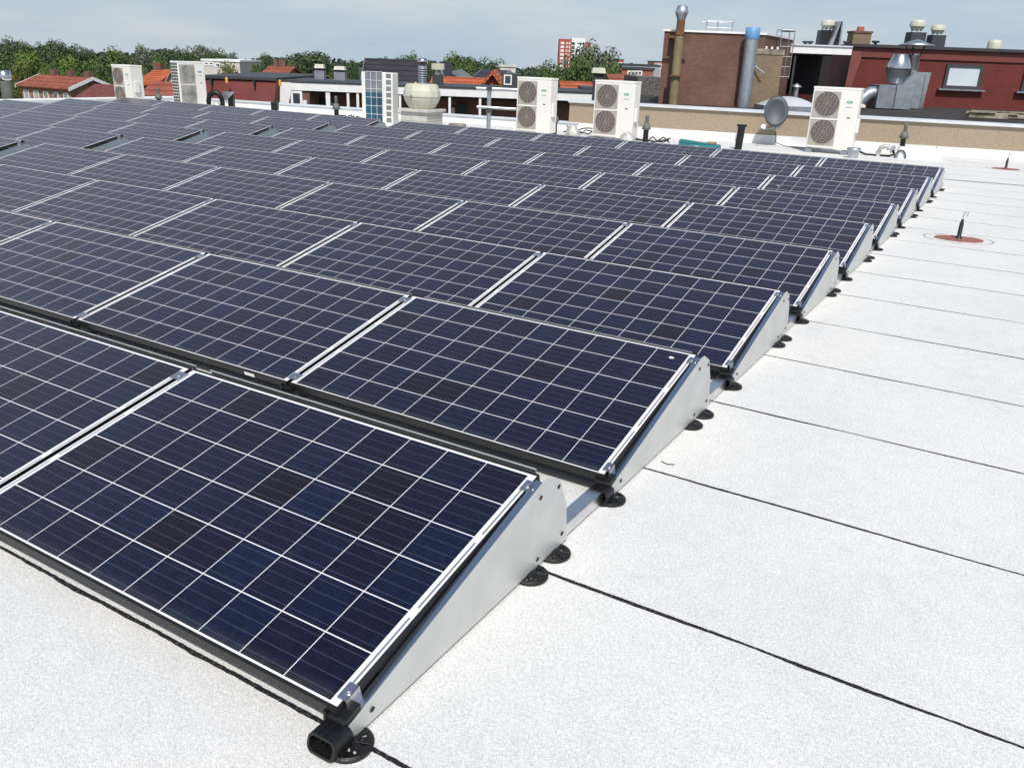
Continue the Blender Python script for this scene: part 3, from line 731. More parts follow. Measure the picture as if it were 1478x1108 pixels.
b = MB().tube([(.02,.13,cz-.3),(.0,.32,.30),(.05,.28,.06),(.3,.05,.012),(.6,-.1,.012),(.9,.0,.012),(1.05,-.1,.012)], .008, 5); b.build('cable', BLACKPL, r)
# metal vent, hatch, hoses near the rightmost unit
P = pt(1230,231,17.4)
r = thing('roof_vent','short galvanised roof vent in front of the rightmost outdoor unit','roof vent',(P.x,P.y,0))
MB().lathe([(.10,0),(.10,.13),(.135,.145),(.135,.19),(.10,.20)], n=18).build('vent_body', GALV, r)
P = pt(1325,238,17.6); f = Fr((P.x,P.y,0))
r = thing('roof_hatch','white membrane covered roof hatch with a loop handle on the right','roof hatch',(P.x,P.y,0),R(9))
MB().box(-.42,.42,-.05,.50,0,.20,0,.03).build('hatch_body', WHITEW, r)
b = MB().tube([(-.36+.10*math.cos(a*math.pi/10),-.07,.0+.16*math.sin(a*math.pi/10)) for a in range(11)], .013, 6); b.build('loop_handle', DKGREY, r)
P = pt(1268,219,17.9)
r = thing('insulated_pipe','silver wrapped pipe curving up from the roof beside the rightmost unit','pipe',(P.x,P.y,0),R(5))
b = MB(); b.tube([(0,0,0),(0,0,.10),(.03,0,.17),(.09,0,.21),(.16,.02,.21),(.19,.05,.16)], .048, 10); b.build('wrapped_elbow', WRAP, r)
b = MB(); b.tube([(-.40,.05,.08),(-.25,.1,.02),(0,.12,.015),(.2,.1,.02),(.3,.06,.06),(.26,.05,.14)], .022, 6); b.build('black_hose', BLACKPL, r)
for lab, P, m_ in (('black hose coiled on the roof right of the unit beside the teal case', pt(935,206,18.8), 1),('thin cables behind the unit by the pipe railing', pt(835,186,20.5), 2),('dark cables on the parapet left of the teal coil unit', pt(500,171,21.6), 3),('dark cables at the right foot of the leftmost outdoor unit', pt(207,149,23.4), 4)):
    rn = random.Random(m_); b = MB()
    for j in range(3):
        b.tube([(-.35+.14*k+rn.uniform(-.04,.04), rn.uniform(-.1,.1), .02+abs(rn.uniform(-.05,.16))) for k in range(7)], .014, 5)
    tag(b.build('cable_bundle', BLACKPL, None, (P.x,P.y,0)), lab, 'cables')
# line anchors on red patches
def anchor(P, label, h=.27):
    r = thing('roof_anchor', label, 'roof anchor', (P[0],P[1],0), R(12), 'fall arrest anchors on red patches')
    b = MB(); rn = random.Random(5); n = 36
    ro = [(.235+rn.uniform(-.012,.012)) for _ in range(n)]
    vs = [(ro[i]*math.cos(2*math.pi*i/n), ro[i]*.72*math.sin(2*math.pi*i/n), .008) for i in range(n)] + [(ro[i]*math.cos(2*math.pi*i/n), ro[i]*.72*math.sin(2*math.pi*i/n), 0) for i in range(n)]
    b.add(vs, [tuple(range(n))]+[(i,(i+1)%n,n+(i+1)%n,n+i) for i in range(n)]); b.build('red_patch', REDP, r)
    rg = MB(); 
    for i in range(n):
        j=(i+1)%n; w0 = .004+.004*abs(math.sin(i*.7))
        if i in (7,8,9): continue
        A=2*math.pi*i/n; B=2*math.pi*j/n
        rg.add([((.33)*math.cos(A),.25*math.sin(A),.0045),((.33)*math.cos(B),.25*math.sin(B),.0045),((.33+w0)*math.cos(B),(.25+w0)*math.sin(B),.0045),((.33+w0)*math.cos(A),(.25+w0)*math.sin(A),.0045)],[(0,1,2,3)])
    rg.build('bitumen_edge', BITUM, r)
    MB().lathe([(.035,.006),(.03,.02),(.021,.03),(.021,h*.62),(.014,h*.66),(.014,h*.76)], n=14).build('sleeve', BLACKPL, r)
    MB().tube([(0,0,h*.76),(0,0,h*.88),(.004,0,h*.95)]+[(.004+.018-.018*math.cos(a*math.pi/6),0,h*.97+.022*math.sin(a*math.pi/6)) for a in range(9)], .0055, 6).build('eye_bolt', STEEL, r)
anchor((.66,8.78), 'black eye anchor on the nearer red patch, right of the array')
anchor((.72,17.5), 'black eye anchor on the farther red patch near the tan wall')

# ------------------------------------------------------------------ neighbouring rooftop buildings
def win(par, x0, x1, z0, z1, y, fm, gm, t=.06, sill=None):
    f_ = MB(); f_.box(x0-t,x1+t,y-.05,y+.02,z1,z1+t); f_.box(x0-t,x1+t,y-.05,y+.02,z0-t,z0); f_.box(x0-t,x0,y-.05,y+.02,z0,z1); f_.box(x1,x1+t,y-.05,y+.02,z0,z1)
    fo = f_.build('window', fm, par)
    MB().box(x0,x1,y-.025,y-.01,z0,z1).build('pane', gm, fo)
    if sill: MB().box(x0-t*2.5,x1+t*2.5,y-.14,y+.02,z0-t-.05,z0-t-.003).build('sill', sill, fo)
    return fo
# brick stair housing
Db = 24.2
o = pt(953,141,Db); o.z = .6; f = Fr(o)
r = thing('brick_housing','brown brick rooftop housing with a white edge at its top','building',o,YAW)
xa = f.l(955,92,Db).x; xb = f.l(1100,92,Db).x; zt = f.l(1030,44.5,Db).z-.06; xc = f.l(1131,92,Db+3.2).x
b = MB(); b.prism([(xa,0),(xb,0),(xc+.25,3.4),(xa+.75,3.4)], -.1, zt, 'z'); b.build('wall', BRICKR, r)
b = MB(); b.prism([(xa-.04,-.04),(xb+.02,-.04),(xc+.29,3.42),(xa+.72,3.44)], zt+.001, zt+.05, 'z'); b.build('coping', WHITEP, r)
rl = MB(); 
x0,x1,z0,z1,_ = f.b(1020,1057,31,44,Db+1)
for xx in (x0,(x0+x1)/2-.05,x1): rl.cyl((xx,1,zt),(xx,1,z1),.018,.018,6)
rl.cyl((x0,1,z1),(x1,1,z1),.018,.018,6); rl.cyl((x0,1.7,z1),(x1,1.7,z1),.02,.02,6); rl.cyl((x0,1,z1*.5+zt*.5),(x1,1,z1*.5+zt*.5),.02,.02,6)
rl.build('roof_rail', GALV, r)
# lagged rusty flue
o = pt(972,142,Db-.45); o.z=.6; f = Fr(o)
r = thing('flue_stack','tall tan lagged flue with a rusty neck and grey double cone cap','flue',o,YAW)
zA = f.l(972,52,Db-.4).z; zB = f.l(974,29,Db-.4).z; zC=f.l(976,18,Db-.4).z; zD = f.l(976,8,Db-.4).z
b = MB()
nr = 26
prof = []
for k in range(nr): z_ = zA*k/nr; prof += [(.112,z_),(.124,z_+zA/nr*.5)]
b.lathe(prof+[(.112,zA)], n=16); b.build('lagging', LAG, r)
MB().lathe([(.115,zA),(.135,zA+.02),(.115,zA+.05),(.105,zB)], n=14).build('rusty_neck', RUST, r)
MB().lathe([(.105,zB),(.170,zC-.02),(.175,zC),(.13,zD-.02),(.09,zD)], n=18).build('cone_cap', GALV, r)
b=MB().box(-.3,.3,-.02,.02,zA-.06,zA+.01); b.box(-.2,.2,.10,.5,zA-.05,zA-.01); b.box(-.19,.19,-.19,.19,zA*.42,zA*.44); b.build('bracket', RUST, r)
# steel duct with blue top
o = pt(1075,137,Db-.35); o.z=.6; f = Fr(o)
r = thing('steel_duct','round stainless duct with a blue wrapped top against the brick housing','duct',o,YAW)
zA=f.l(1083,57,Db-.3).z; zB=f.l(1084,40,Db-.3).z
b = MB(); prof=[]
for k in range(24): z_=zA*k/24; prof += [(.168,z_),(.1685,z_+.012),(.168,z_+.024)]
b.lathe(prof+[(.168,zA)], n=24); b.build('duct_pipe', GALV, r)
MB().lathe([(.18,zA),(.186,zA+.01),(.186,zB-.01),(.17,zB)], n=24).build('blue_wrap', BLUE, r)
b=MB().cyl((.15,0,zA*.62),(.42,-.05,zA*.52),.02,.02,6); b.cyl((.15,0,zA*.68),(.36,-.03,zA*.50),.015,.015,6); b.build('bracket', GALV, r)
# tan brick chimney block
Dc = 24.0
o = pt(1100,138,Dc); o.z=.6; f = Fr(o, YAW+R(10))
r = thing('brick_chimney','broad weathered tan brick chimney with a concrete top right of the blue topped duct','chimney',o,YAW+R(10))
xa=f.l(1086,105,Dc).x; xb=f.l(1129,105,Dc).x; zt=f.l(1108,79,Dc).z; zc=f.l(1108,71,Dc).z
MB().box(xa,xb,0,.9,-.1,zt).build('stack', BRICKT, r)
MB().box(xa-.02,xb+.02,-.02,.92,zt+.001,zc).build('concrete_top', SLAB, r)
b=MB()
for k in range(4): b.cyl((xa+.25+.16*k,.3,zc),(xa+.25+.16*k,.3,zc+.07),.03,.03,8)
b.build('vent_stub', WHITEP, r)
# ladder frame
b=MB()
o2 = pt(1133,72,Dc+1.2); fo=Fr(o2)
x0,x1,z0,z1,_=fo.b(1127,1146,44,72,Dc+1.2)
for xx in (x0,x1):
    for yy in (0,.5): b.cyl((xx,yy,-.75),(xx,yy,z1),.014,.014,6)
b.cyl((x0,0,z1),(x1,0,z1),.03,.03,6); b.cyl((x0,.5,z1),(x1,.5,z1),.03,.03,6); b.cyl((x0,0,z1),(x0,.5,z1),.03,.03,6); b.cyl((x1,0,z1),(x1,.5,z1),.03,.03,6)
for k in range(4): b.cyl((x0,0,-.7+k*.26),(x1,0,-.7+k*.26),.010,.010,5)
rr_ = b.build('access_ladder', GALV, None, o2); rr_.rotation_euler=(0,0,YAW); tag(rr_, 'grey metal access ladder with hoop rails behind the tan chimney', 'ladder')
# white fascia canopy block in between
Dw = 27.5
o = pt(1180,140,Dw); o.z=.6; f=Fr(o)
r = thing('canopy_building','low building with a broad white fascia above a dark recess','building',o,YAW)
x0,x1,z0,z1,_=f.b(1127,1229,67,78,Dw)
MB().box(x0,x1,-.05,3.2,z0,z1).build('fascia', WHITEP, r)
MB().box(x0-.02,x1,-.09,3.2,z1+.001,z1+.04).build('roof_edge', COPING, r)
MB().box(x0,x1+.3,2.9,3.1,-.1,z0-.003).build('rear_wall', BRICKR, r)
MB().box(x0-.2,x0-.01,-.0,3.2,-.1,z0-.003).build('side_wall', BRICKR, r)
xx=f.l(1145,105,Dw).x; MB().box(xx-.03,xx+.03,.02,.10,-.1,z0-.003).build('post', DKGREY, r)
MB().box(x0+(x1-x0)*.56,x1+.3,2.5,2.88,-.1,z0-.004).build('recess_shade_panel', DARKIN, r)  # solid dark panel, its colour stands in for deep shade in the recess
MB().box(x0,x1+.3,1.5,1.55,-.1,.26).build('red_plinth', CREDR, r)
# its roof fan and folded panels
def mushroom(label, px, py_b, py_t, D, wpx, box_pxw, py_box, bm_=DKGREY, group='cream mushroom fans on the neighbouring roofs'):
    o=pt(px,py_b,D); f=Fr(o); r=thing('mushroom_fan',label,'roof fan',o,YAW,group)
    w=f.l(px+wpx/2,py_box,D).x-f.l(px-wpx/2,py_box,D).x; bw=f.l(px+box_pxw/2,py_b,D).x-f.l(px-box_pxw/2,py_b,D).x
    zb=f.l(px,py_box,D).z; zt=f.l(px,py_t,D).z; h=zt-zb
    MB().hexa([(-bw/2-.02,-bw/2,-.3),(bw/2+.02,-bw/2,-.3),(bw/2+.02,bw/2,-.3),(-bw/2-.02,bw/2,-.3),(-bw/2,-bw/2,zb),(bw/2,-bw/2,zb),(bw/2,bw/2,zb),(-bw/2,bw/2,zb)]).build('plinth', bm_, r)
    b=MB(); 
    for k in range(8): a=k*math.pi/4; b.cyl((w*.36*math.cos(a),w*.36*math.sin(a),zb),(w*.36*math.cos(a),w*.36*math.sin(a),zb+h*.16),w*.035,w*.035,6)
    b.build('spacer', WHITEP, r)
    MB().lathe([(w*.30,zb+h*.13),(w*.36,zb+h*.2),(w*.45,zb+h*.5)], n=18).build('bowl', MUSH, r)
    MB().lathe([(w*.50,zb+h*.47),(w*.50,zb+h*.54),(w*.46,zb+h*.85),(w*.40,zb+h),(0.0,zb+h*1.01)], n=18).build('cowl', MUSH, r)
    return r
mushroom('cream mushroom fan on a black plinth above the white fascia', 1190, 66, 29, Dw+1, 20, 20, 44, BLACKPL)
o=pt(1201,66,Dw+.6); f=Fr(o)
b=MB(); x0=f.l(1197,60,Dw+.6).x; zt=f.l(1210,31,Dw+.6).z; xm=f.l(1210,60,Dw+.6).x
b.prism([(x0,0),(x0+.12,0),(xm,zt),(xm-.04,zt)],0,.6,'y'); b.prism([(xm+.03,0),(xm+.09,0),(xm+.06,zt),(xm+.02,zt)],0,.6,'y')
rr_=b.build('lean_to_panel', GALVD, None, o); rr_.rotation_euler=(0,0,YAW); tag(rr_,'two dark grey sheets propped upright beside the mushroom fan on the white fascia roof','panel')
for px in (1162,1169,1220):
    o=pt(px,66,Dw+.5); tag(MB().lathe([(.05,-.05),(.05,.06),(.10,.09),(.10,.12),(.03,.13)],n=10).build('roof_ventilator',DKGREY,None,o), {1162:'leftmost small dark vent cap on the white fascia roof',1169:'small dark vent cap just left of the black plinth',1220:'small dark vent cap right of the propped sheets'}[px],'vent cap','small dark vent caps on the white fascia roof')
# low dome rooflight with capped pipe
o=pt(1137,148,22.6); o.z=.64; f=Fr(o)
r=thing('dome_rooflight','grey low dome rooflight on the dark roof behind the satellite dish','rooflight',o,YAW)
MB().box(-.72,.72,-.5,.5,-.01,.10).build('kerb', GALVD, r)
b=MB(); vs=[]; nu=28
for j in range(6):
    k=j/5; 
    for i in range(nu):
        a=2*math.pi*i/nu; c_,s_=math.cos(a),math.sin(a); e=max(abs(c_),abs(s_))**-.75*(1-k)
        vs.append((.72*c_*e,.5*s_*e,.105+.22*(1-(1-k)**2.0)))
b.add(vs,[(j*nu+i,j*nu+(i+1)%nu,(j+1)*nu+(i+1)%nu,(j+1)*nu+i) for j in range(5) for i in range(nu)],0,True); b.build('dome', mat('dome_acrylic',(0.48,0.50,0.54),.3,0,.05,3), r)
o=pt(1148,136,25.5); o.z=.64
r=thing('capped_vent','thin grey vent pipe with a conical cap behind the dome rooflight','vent pipe',o)
MB().cyl((0,0,0),(0,0,.52),.075,.075,12).build('pipe', GALV, r); MB().lathe([(.15,.50),(.15,.52),(.02,.60)],n=14).build('cap', GALV, r)
o=pt(1186,132,26.2); o.z=.64
b=MB(); b.prism([(-.18,0),(.40,0),(.40,.05),(.18,.32),(-.10,.32)],0,.5,'y'); b.box(.42,.60,.05,.45,0,.30)
rr_=b.build('metal_box',GALV,None,o); rr_.rotation_euler=(0,0,YAW); tag(rr_,'pale grey sheet metal box in front of the dark recess','box')
# long maroon clad building on the right
Dm=29.5
o=pt(1232,147,Dm); o.z=.6; f=Fr(o, YAW-R(3.5))
r=thing('maroon_building','long maroon clad top storey with dark framed windows','building',o,YAW-R(3.5))
xl=f.l(1222,125,Dm).x; xt=f.l(1234,68,Dm).x; zt=f.l(1300,66,Dm).z-.09
b=MB(); b.prism([(xl-.05,-.1),(16,-.1),(16,zt),(xt,zt)],0,5,'y'); b.build('wall', MAROON, r)
b=MB(); b.prism([(xl-.10,-.1),(xl+.02,-.1),(xt+.25,zt-.32),(xt+.25,zt),(xt-.06,zt)],-.06,-.003,'y'); b.build('verge', mat('red_brown_verge',(.20,.06,.05),.7,0,.08,4), r)
MB().box(xt-.1,16,-.16,5.1,zt+.001,zt+.09).build('roof_edge', DKGREY, r)
MB().box(xt+.26,16,-.05,-.003,zt-.30,zt-.002).build('eaves_band', mat('maroon_band',(.17,.04,.034),.6,0,.05,5), r)
for (a_,b_,c_,d_) in ((1364,1407,98,124),(1473,1515,102,128)):
    x0,x1,z0,z1,_=f.b(a_,b_,c_,d_,Dm); win(r,x0,x1,z0,z1,-.03,DKGREY,PANE,.10,GALVD)
o=pt(1244,66,Dm+.5); f=Fr(o)
r=thing('brick_chimney','small red brick chimney with a round pot on the left end of the maroon building','chimney',o,YAW)
x0,x1,z0,z1,_=f.b(1231,1257,48,66,Dm+.5)
MB().box(x0,x1,0,.55,-.1,z1).build('stack', BRICKT, r); MB().box(x0-.03,x1+.03,-.03,.58,z1+.001,z1+.06).build('cap_slab', BRICKR, r)
MB().cyl(((x0+x1)/2,.27,z1+.06),((x0+x1)/2,.27,z1+.2),.13,.11,14).build('pot', CREDR, r)
mushroom('cream mushroom fan above the conical canopy, left one of the pair', 1319, 66, 29, Dm+1.5, 22, 21, 47)
mushroom('cream mushroom fan on the maroon building, right one of the pair', 1349, 67, 36, Dm+1.5, 20, 19, 51)
o=pt(1435,67,Dm+1); tag(MB().lathe([(.22,-.1),(.22,.10),(.18,.19),(.05,.2)],n=14).build('roof_ventilator',MUSH,None,o),'low cream vent cap on the right part of the maroon roof','vent cap')
o=pt(1263,66,Dm+.6); tag(MB().lathe([(.04,-.1),(.04,.06),(.13,.10),(.13,.14),(.04,.15)],n=12).build('roof_ventilator',DKGREY,None,o),'small dark vent cap right of the small brick chimney','vent cap')
# galvanised extract fan group
De=26.0
o=pt(1292,153,De); o.z=.64; f=Fr(o)
r=thing('extract_unit','galvanised extract unit with a double cone, boxes and a canopy pipe before the maroon wall','extract fan',o,YAW)
x0,x1,z0,z1,_=f.b(1267,1292,123,152,De); MB().box(x0,x1,0,.7,0,z1,0,.008).build('fan_box', GALVD, r)
xA=x1; x0,x1,z0,z1,_=f.b(1293,1317,123,153,De); MB().box(xA+.005,x1,-.03,.7,0,z1,0,.008).build('fan_box', GALV, r)
x0,x1,z0b,z1b,_=f.b(1301,1337,104,150,De+.8)
b=MB(); b.prism([(x0,0),(x1,0),(x1+.06,z1b),(x0+.32,z1b),(x0,z1b*.62)],.8,1.4,'y'); b.build('duct_box', GALV, r)
MB().box(x1-.10,x1+.0,.76,.797,.02,z1b-.05).build('side_seam', STEEL, r)
cx=f.l(1299,120,De).x; cyy=.34
zA=f.l(1299,121,De).z; zB=f.l(1300,99,De).z; zC=f.l(1304,79,De).z
b=MB(); b.lathe([(.20,zA),(.21,zA+.05),(.22,zA+.06),(.34,zB)],(cx,cyy),28); b.build('lower_cone', GALVD, r)
b=MB(); b.lathe([(.355,zB-.01),(.36,zB+.02),(.20,zC-.0),(.19,zC+.01)],(cx+.02,cyy),28); b.build('upper_cone', STEEL, r)
cx2=f.l(1320,92,De+1).x; z0=f.l(1320,110,De+1).z; z1=f.l(1321,78,De+1).z
b=MB(); b.lathe([(.16,z0-.2),(.17,z1-.1),(.185,z1-.05),(.185,z1)],(cx2,1.1),22); b.build('canopy_pipe', STEEL, r)
zc0=f.l(1319,66,De+1).z; zc1=f.l(1319,56.5,De+1).z
MB().lathe([(.50,zc0),(.51,zc0+.015),(.25,zc0+(zc1-zc0)*.55),(.02,zc1)],(cx2,1.1),26).build('canopy', GALV, r)
b=MB()
for a in range(5): t_=a*2*math.pi/5+.3; b.cyl((cx2+.18*math.cos(t_),1.1+.18*math.sin(t_),z1-.05),(cx2+.3*math.cos(t_),1.1+.3*math.sin(t_),zc0+.03),.014,.014,5)
b.build('canopy_leg', DKGREY, r)
xe=f.l(1267,138,De).x
b=MB(); b.tube([(xe,.3,.40),(xe-.10,.3,.40),(xe-.22,.28,.34),(xe-.34,.26,.22),(xe-.44,.25,.08),(xe-.50,.25,.0)],[.19,.19,.19,.185,.18,.17],14); b.build('elbow', GALVD, r)
b=MB().lathe([(.24,0),(.22,.05),(.18,.09)],(xe-.46,.2),16); b.build('collar', PALE, r)
# loose boards on the dark roof
for k,(px,py,w_,d_,lab) in enumerate(((1440,164,1.5,.22,'front weathered board lying on the dark roof'),(1455,158,1.7,.2,'rear weathered board lying on the dark roof'),(1425,169,.9,.16,'short pale board at the near end of the boards on the dark roof'))):
    o=pt(px,py,22.3+ (168-py)*.12); o.z=.645
    b=MB().box(-w_/2,w_/2,-d_/2,d_/2,0.0,.08+.02*k,0,.015); b.box(-w_/2-.1,w_/2-.3,-d_/2-.05,d_/2-.1,.082+.02*k,.11+.02*k)
    rr_=b.build('loose_board',SLAB,None,o); rr_.rotation_euler=(0,0,YAW-R(4+3*k)); tag(rr_,lab,'board','weathered boards on the dark roof')

# ------------------------------------------------------------------ buildings across the yard, left
Dl=34.0
o=pt(440,150,Dl); o.z=-9; f=Fr(o)
r=thing('gallery_building','long white fascia building with dark recessed galleries beyond the parapet','building',o,YAW)
zr=f.l(600,118,Dl).z
x0=f.l(405,130,Dl).x; x1=f.l(884,130,Dl).x; zf0=f.l(440,131,Dl).z; zf1=f.l(440,119.5,Dl).z
MB().box(x0+.4,x1,-.02,.35,zf0,zf1).build('fascia', WHITEP, r)
MB().box(x0-.1,x1,-.05,4.2,zf1+.001,zf1+.06).build('roof_edge', DKGREY, r)
MB().box(x0,x1,.36,4.1,zf1-.4,zf1-.002).build('roof_slab', BITUM, r)
MB().box(x0,x1,1.7,2,0,zf0+.2).build('rear_wall', BRICKR, r)
MB().box(x0,x1,.0,1.69,zf0-1.9,zf0-1.75).build('gallery_floor', PALE, r)
xw=f.l(446,135,Dl).x
MB().box(x0+.15,xw,.05,1.69,0,zf0-.003).build('end_wall', BRICKR, r)
b=MB(); xs=f.l(404,146,Dl).x; xs2=f.l(409,120,Dl).x; b.prism([(xs-.1,zf0-1.2),(xs+.15,zf0-1.2),(x0+.42,zf0),(x0+.42,zf1-.002),(x0+.02,zf1-.002)],-.04,.04,'y'); b.build('raking_post', WHITEP, r)
a_,b_,c_,d_,_=f.b(423,433,135,150,Dl); win(r,a_,b_,c_-.3,d_,.045,WHITEP,GLASS,.09)
for px in (473,502,516,577,649,693):
    xx=f.l(px,140,Dl).x; MB().box(xx-(.08 if px in(473,) else .045),xx+(.08 if px in(473,) else .045),.02,.14,zf0-1.75,zf0-.003).build('column', WHITEP, r)
for (pa,pb) in ((461,469),(643,652)):
    xa=f.l(pa,140,Dl).x; xb=f.l(pb,140,Dl).x; MB().box(xa,xb,1.62,1.69,zf0-1.74,zf0-.5).build('door', PALE, r)
for (pa,pb) in ((447,459),(655,671)):
    xa=f.l(pa,140,Dl).x; xb=f.l(pb,140,Dl).x; MB().box(xa,xb,1.63,1.69,zf0-1.74,zf0-.35).build('door', mat('dark_green_door',(.012,.03,.026),.4), r)
xa=f.l(440,132,Dl).x; MB().cyl((xa,-.06,zf0-.75),(xa,-.06,zf0-.35),.09,.09,10).build('wall_lamp', WHITEP, r)
MB().box(f.l(446,140,Dl).x,x1,-.0,.04,zf0-1.1,zf0-1.03).build('handrail', WHITEP, r)
# maroon mansard block
o=pt(350,145,Dl-.6); o.z=-9; f=Fr(o)
r=thing('mansard_building','low block with a steep maroon slated roof left of the white fascia building','building',o,YAW)
xTL=f.l(301,113,Dl).x; xTR=f.l(404,116,Dl).x; xBL=f.l(304,143,Dl).x; zT=f.l(352,114.5,Dl).z; zB=f.l(352,152,Dl).z
b=MB(); b.hexa([(xTL-.1,-.35,zB-.3),(xTR-.12,-.35,zB-.3),(xTR-.12,8,zB-.3),(xTL-.1,8,zB-.3),(xTL-.1,.2,zT),(xTR,.2,zT),(xTR,8,zT),(xTL-.1,8,zT)]); b.build('roof_slope', MAROON, r)
MB().box(xTL-.1,xTR-.14,-.3,8,0,zB-.303).build('wall', BRICKR, r)
MB().box(xTL-.2,xTR-.02,.1,8.1,zT+.001,zT+.10).build('roof_edge', DKGREY, r)
for px,py in ((305,118),(367,120)):
    q_=f.l(px,py,Dl-.6); MB().box(q_.x-.03,q_.x+.03,-.12,.16,q_.z-.12,q_.z+.08).build('snow_hook', DKGREY, r)
for px,py,lab in ((327,114,'left yellow vent cap on the maroon mansard edge'),(404,118,'right yellow vent cap, between the maroon roof and the white fascia')):
    o=pt(px,py,Dl-.9); o.z += -.1; rr_=tag(MB().lathe([(.05,-.05),(.05,.10),(.035,.15),(.02,.16)],n=10).build('roof_ventilator',YEL,None,o),lab,'vent cap','yellow vent caps across the yard')
o=pt(600,124,Dl-.4); tag(MB().lathe([(.05,-.3),(.05,.08),(.035,.13),(.02,.14)],n=10).build('roof_ventilator',YEL,None,o),'yellow vent cap seen just above the large cream roof fan','vent cap','yellow vent caps across the yard')
# roof plant on the gallery building
for px,pb,ptp,wp,lab in ((461,115,93,13,'grey square vent with a pale cap, left one on the gallery roof'),(490,116,96,15,'grey square vent with a pale cap, right one on the gallery roof')):
    o=pt(px,pb,Dl+2.5); f=Fr(o); r=thing('box_vent',lab,'roof vent',o,YAW,'box vents on the gallery roof')
    h=f.l(px,ptp,Dl+2.5).z; w_=wp*(Dl+2.5)/FOC
    MB().box(-w_/2,w_/2,0,w_,-.2,h*.58).build('box', GALVD, r)
    MB().box(-w_*.3,w_*.3,.1,w_*.7,h*.58,h*.74).build('neck', DKGREY, r)
    b=MB(); b.hexa([(-w_*.5,0,h*.74),(w_*.5,0,h*.74),(w_*.5,w_,h*.74),(-w_*.5,w_,h*.74),(-w_*.42,.05,h),(w_*.42,.05,h),(w_*.42,w_*.9,h),(-w_*.42,w_*.9,h)]); b.build('cap', MUSH, r)
# shiny twin wall flue behind the cream fan
o=pt(610,124,Dl+1); f=Fr(o)
r=thing('metal_flue','shiny round metal flue with a capped top rising behind the cream roof fan','flue',o,YAW)
h=f.l(609,84,Dl+1).z; 
b=MB(); prof=[(.17,-.3)]
for k in range(8): z_=h*.68*k/8; prof+=[(.17,z_),(.185,z_+.02),(.17,z_+.04)]
b.lathe(prof+[(.17,h*.68)],n=18); b.build('pipe', STEEL, r)
MB().lathe([(.17,h*.68),(.15,h*.76),(.22,h*.82),(.19,h*.97),(.10,h)],n=18).build('cap', STEEL, r)
b=MB().box(.35,.75,.3,.7,-.3,h*.42); b.build('shaft', DKGREY, r); 
b=MB().box(.32,.80,.27,.74,h*.60,h*.82); b.box(.5,.6,.4,.5,h*.42,h*.6); b.build('shaft_hood', MUSH, r)
# grey box behind mid units
for px0,px1,pt_,pb_,D,m_,nm,lab,cat in ((725,752,107,126,37,DKGREY,'roof_housing','dark roof housing with a pale framed opening left of the pipe railing units','roof housing'),(840,876,127,137,36,DKGREY,'roof_housing','low dark roof strip seen between the two units by the tan wall','roof housing')):
    o=pt((px0+px1)/2,pb_,D); f=Fr(o); x0,x1,z0,z1,_=f.b(px0,px1,pt_,pb_,D)
    r=thing(nm,lab,cat,o,YAW); MB().box(x0,x1,0,3,-.5,z1).build('wall',m_,r)
    if px0==725: 
        a_,b_,c_,d_,_=f.b(729,737,110,121,D); win(r,a_,b_,c_,d_,-.01,WHITEP,GLASS,.05)
o=pt(864,108,31); f=Fr(o); h=f.l(864,99,31).z
r=thing('box_vent','grey box vent with a pale cap above the unit beside the tan wall','roof vent',o,YAW)
MB().box(-.16,.16,0,.3,-1.2,h*.2).build('box', DKGREY, r); MB().hexa([(-.24,-.1,h*.25),(.24,-.1,h*.25),(.24,.4,h*.25),(-.24,.4,h*.25),(-.2,-.06,h*1.1),(.2,-.06,h*1.1),(.2,.36,h*1.1),(-.2,.36,h*1.1)]).build('cap', MUSH, r)
# pebble-dash wall and orange roofs beyond the right units
o=pt(935,142,30); o.z=.5; f=Fr(o); x0,x1,z0,z1,_=f.b(919,962,112,140,30)
tag(MB().box(x0,x1,0,4,-.2,z1).build('pebble_wall',PEBBLE,None,o),'dark pebble-dash parapet left of the brown brick housing','wall').rotation_euler=(0,0,YAW)

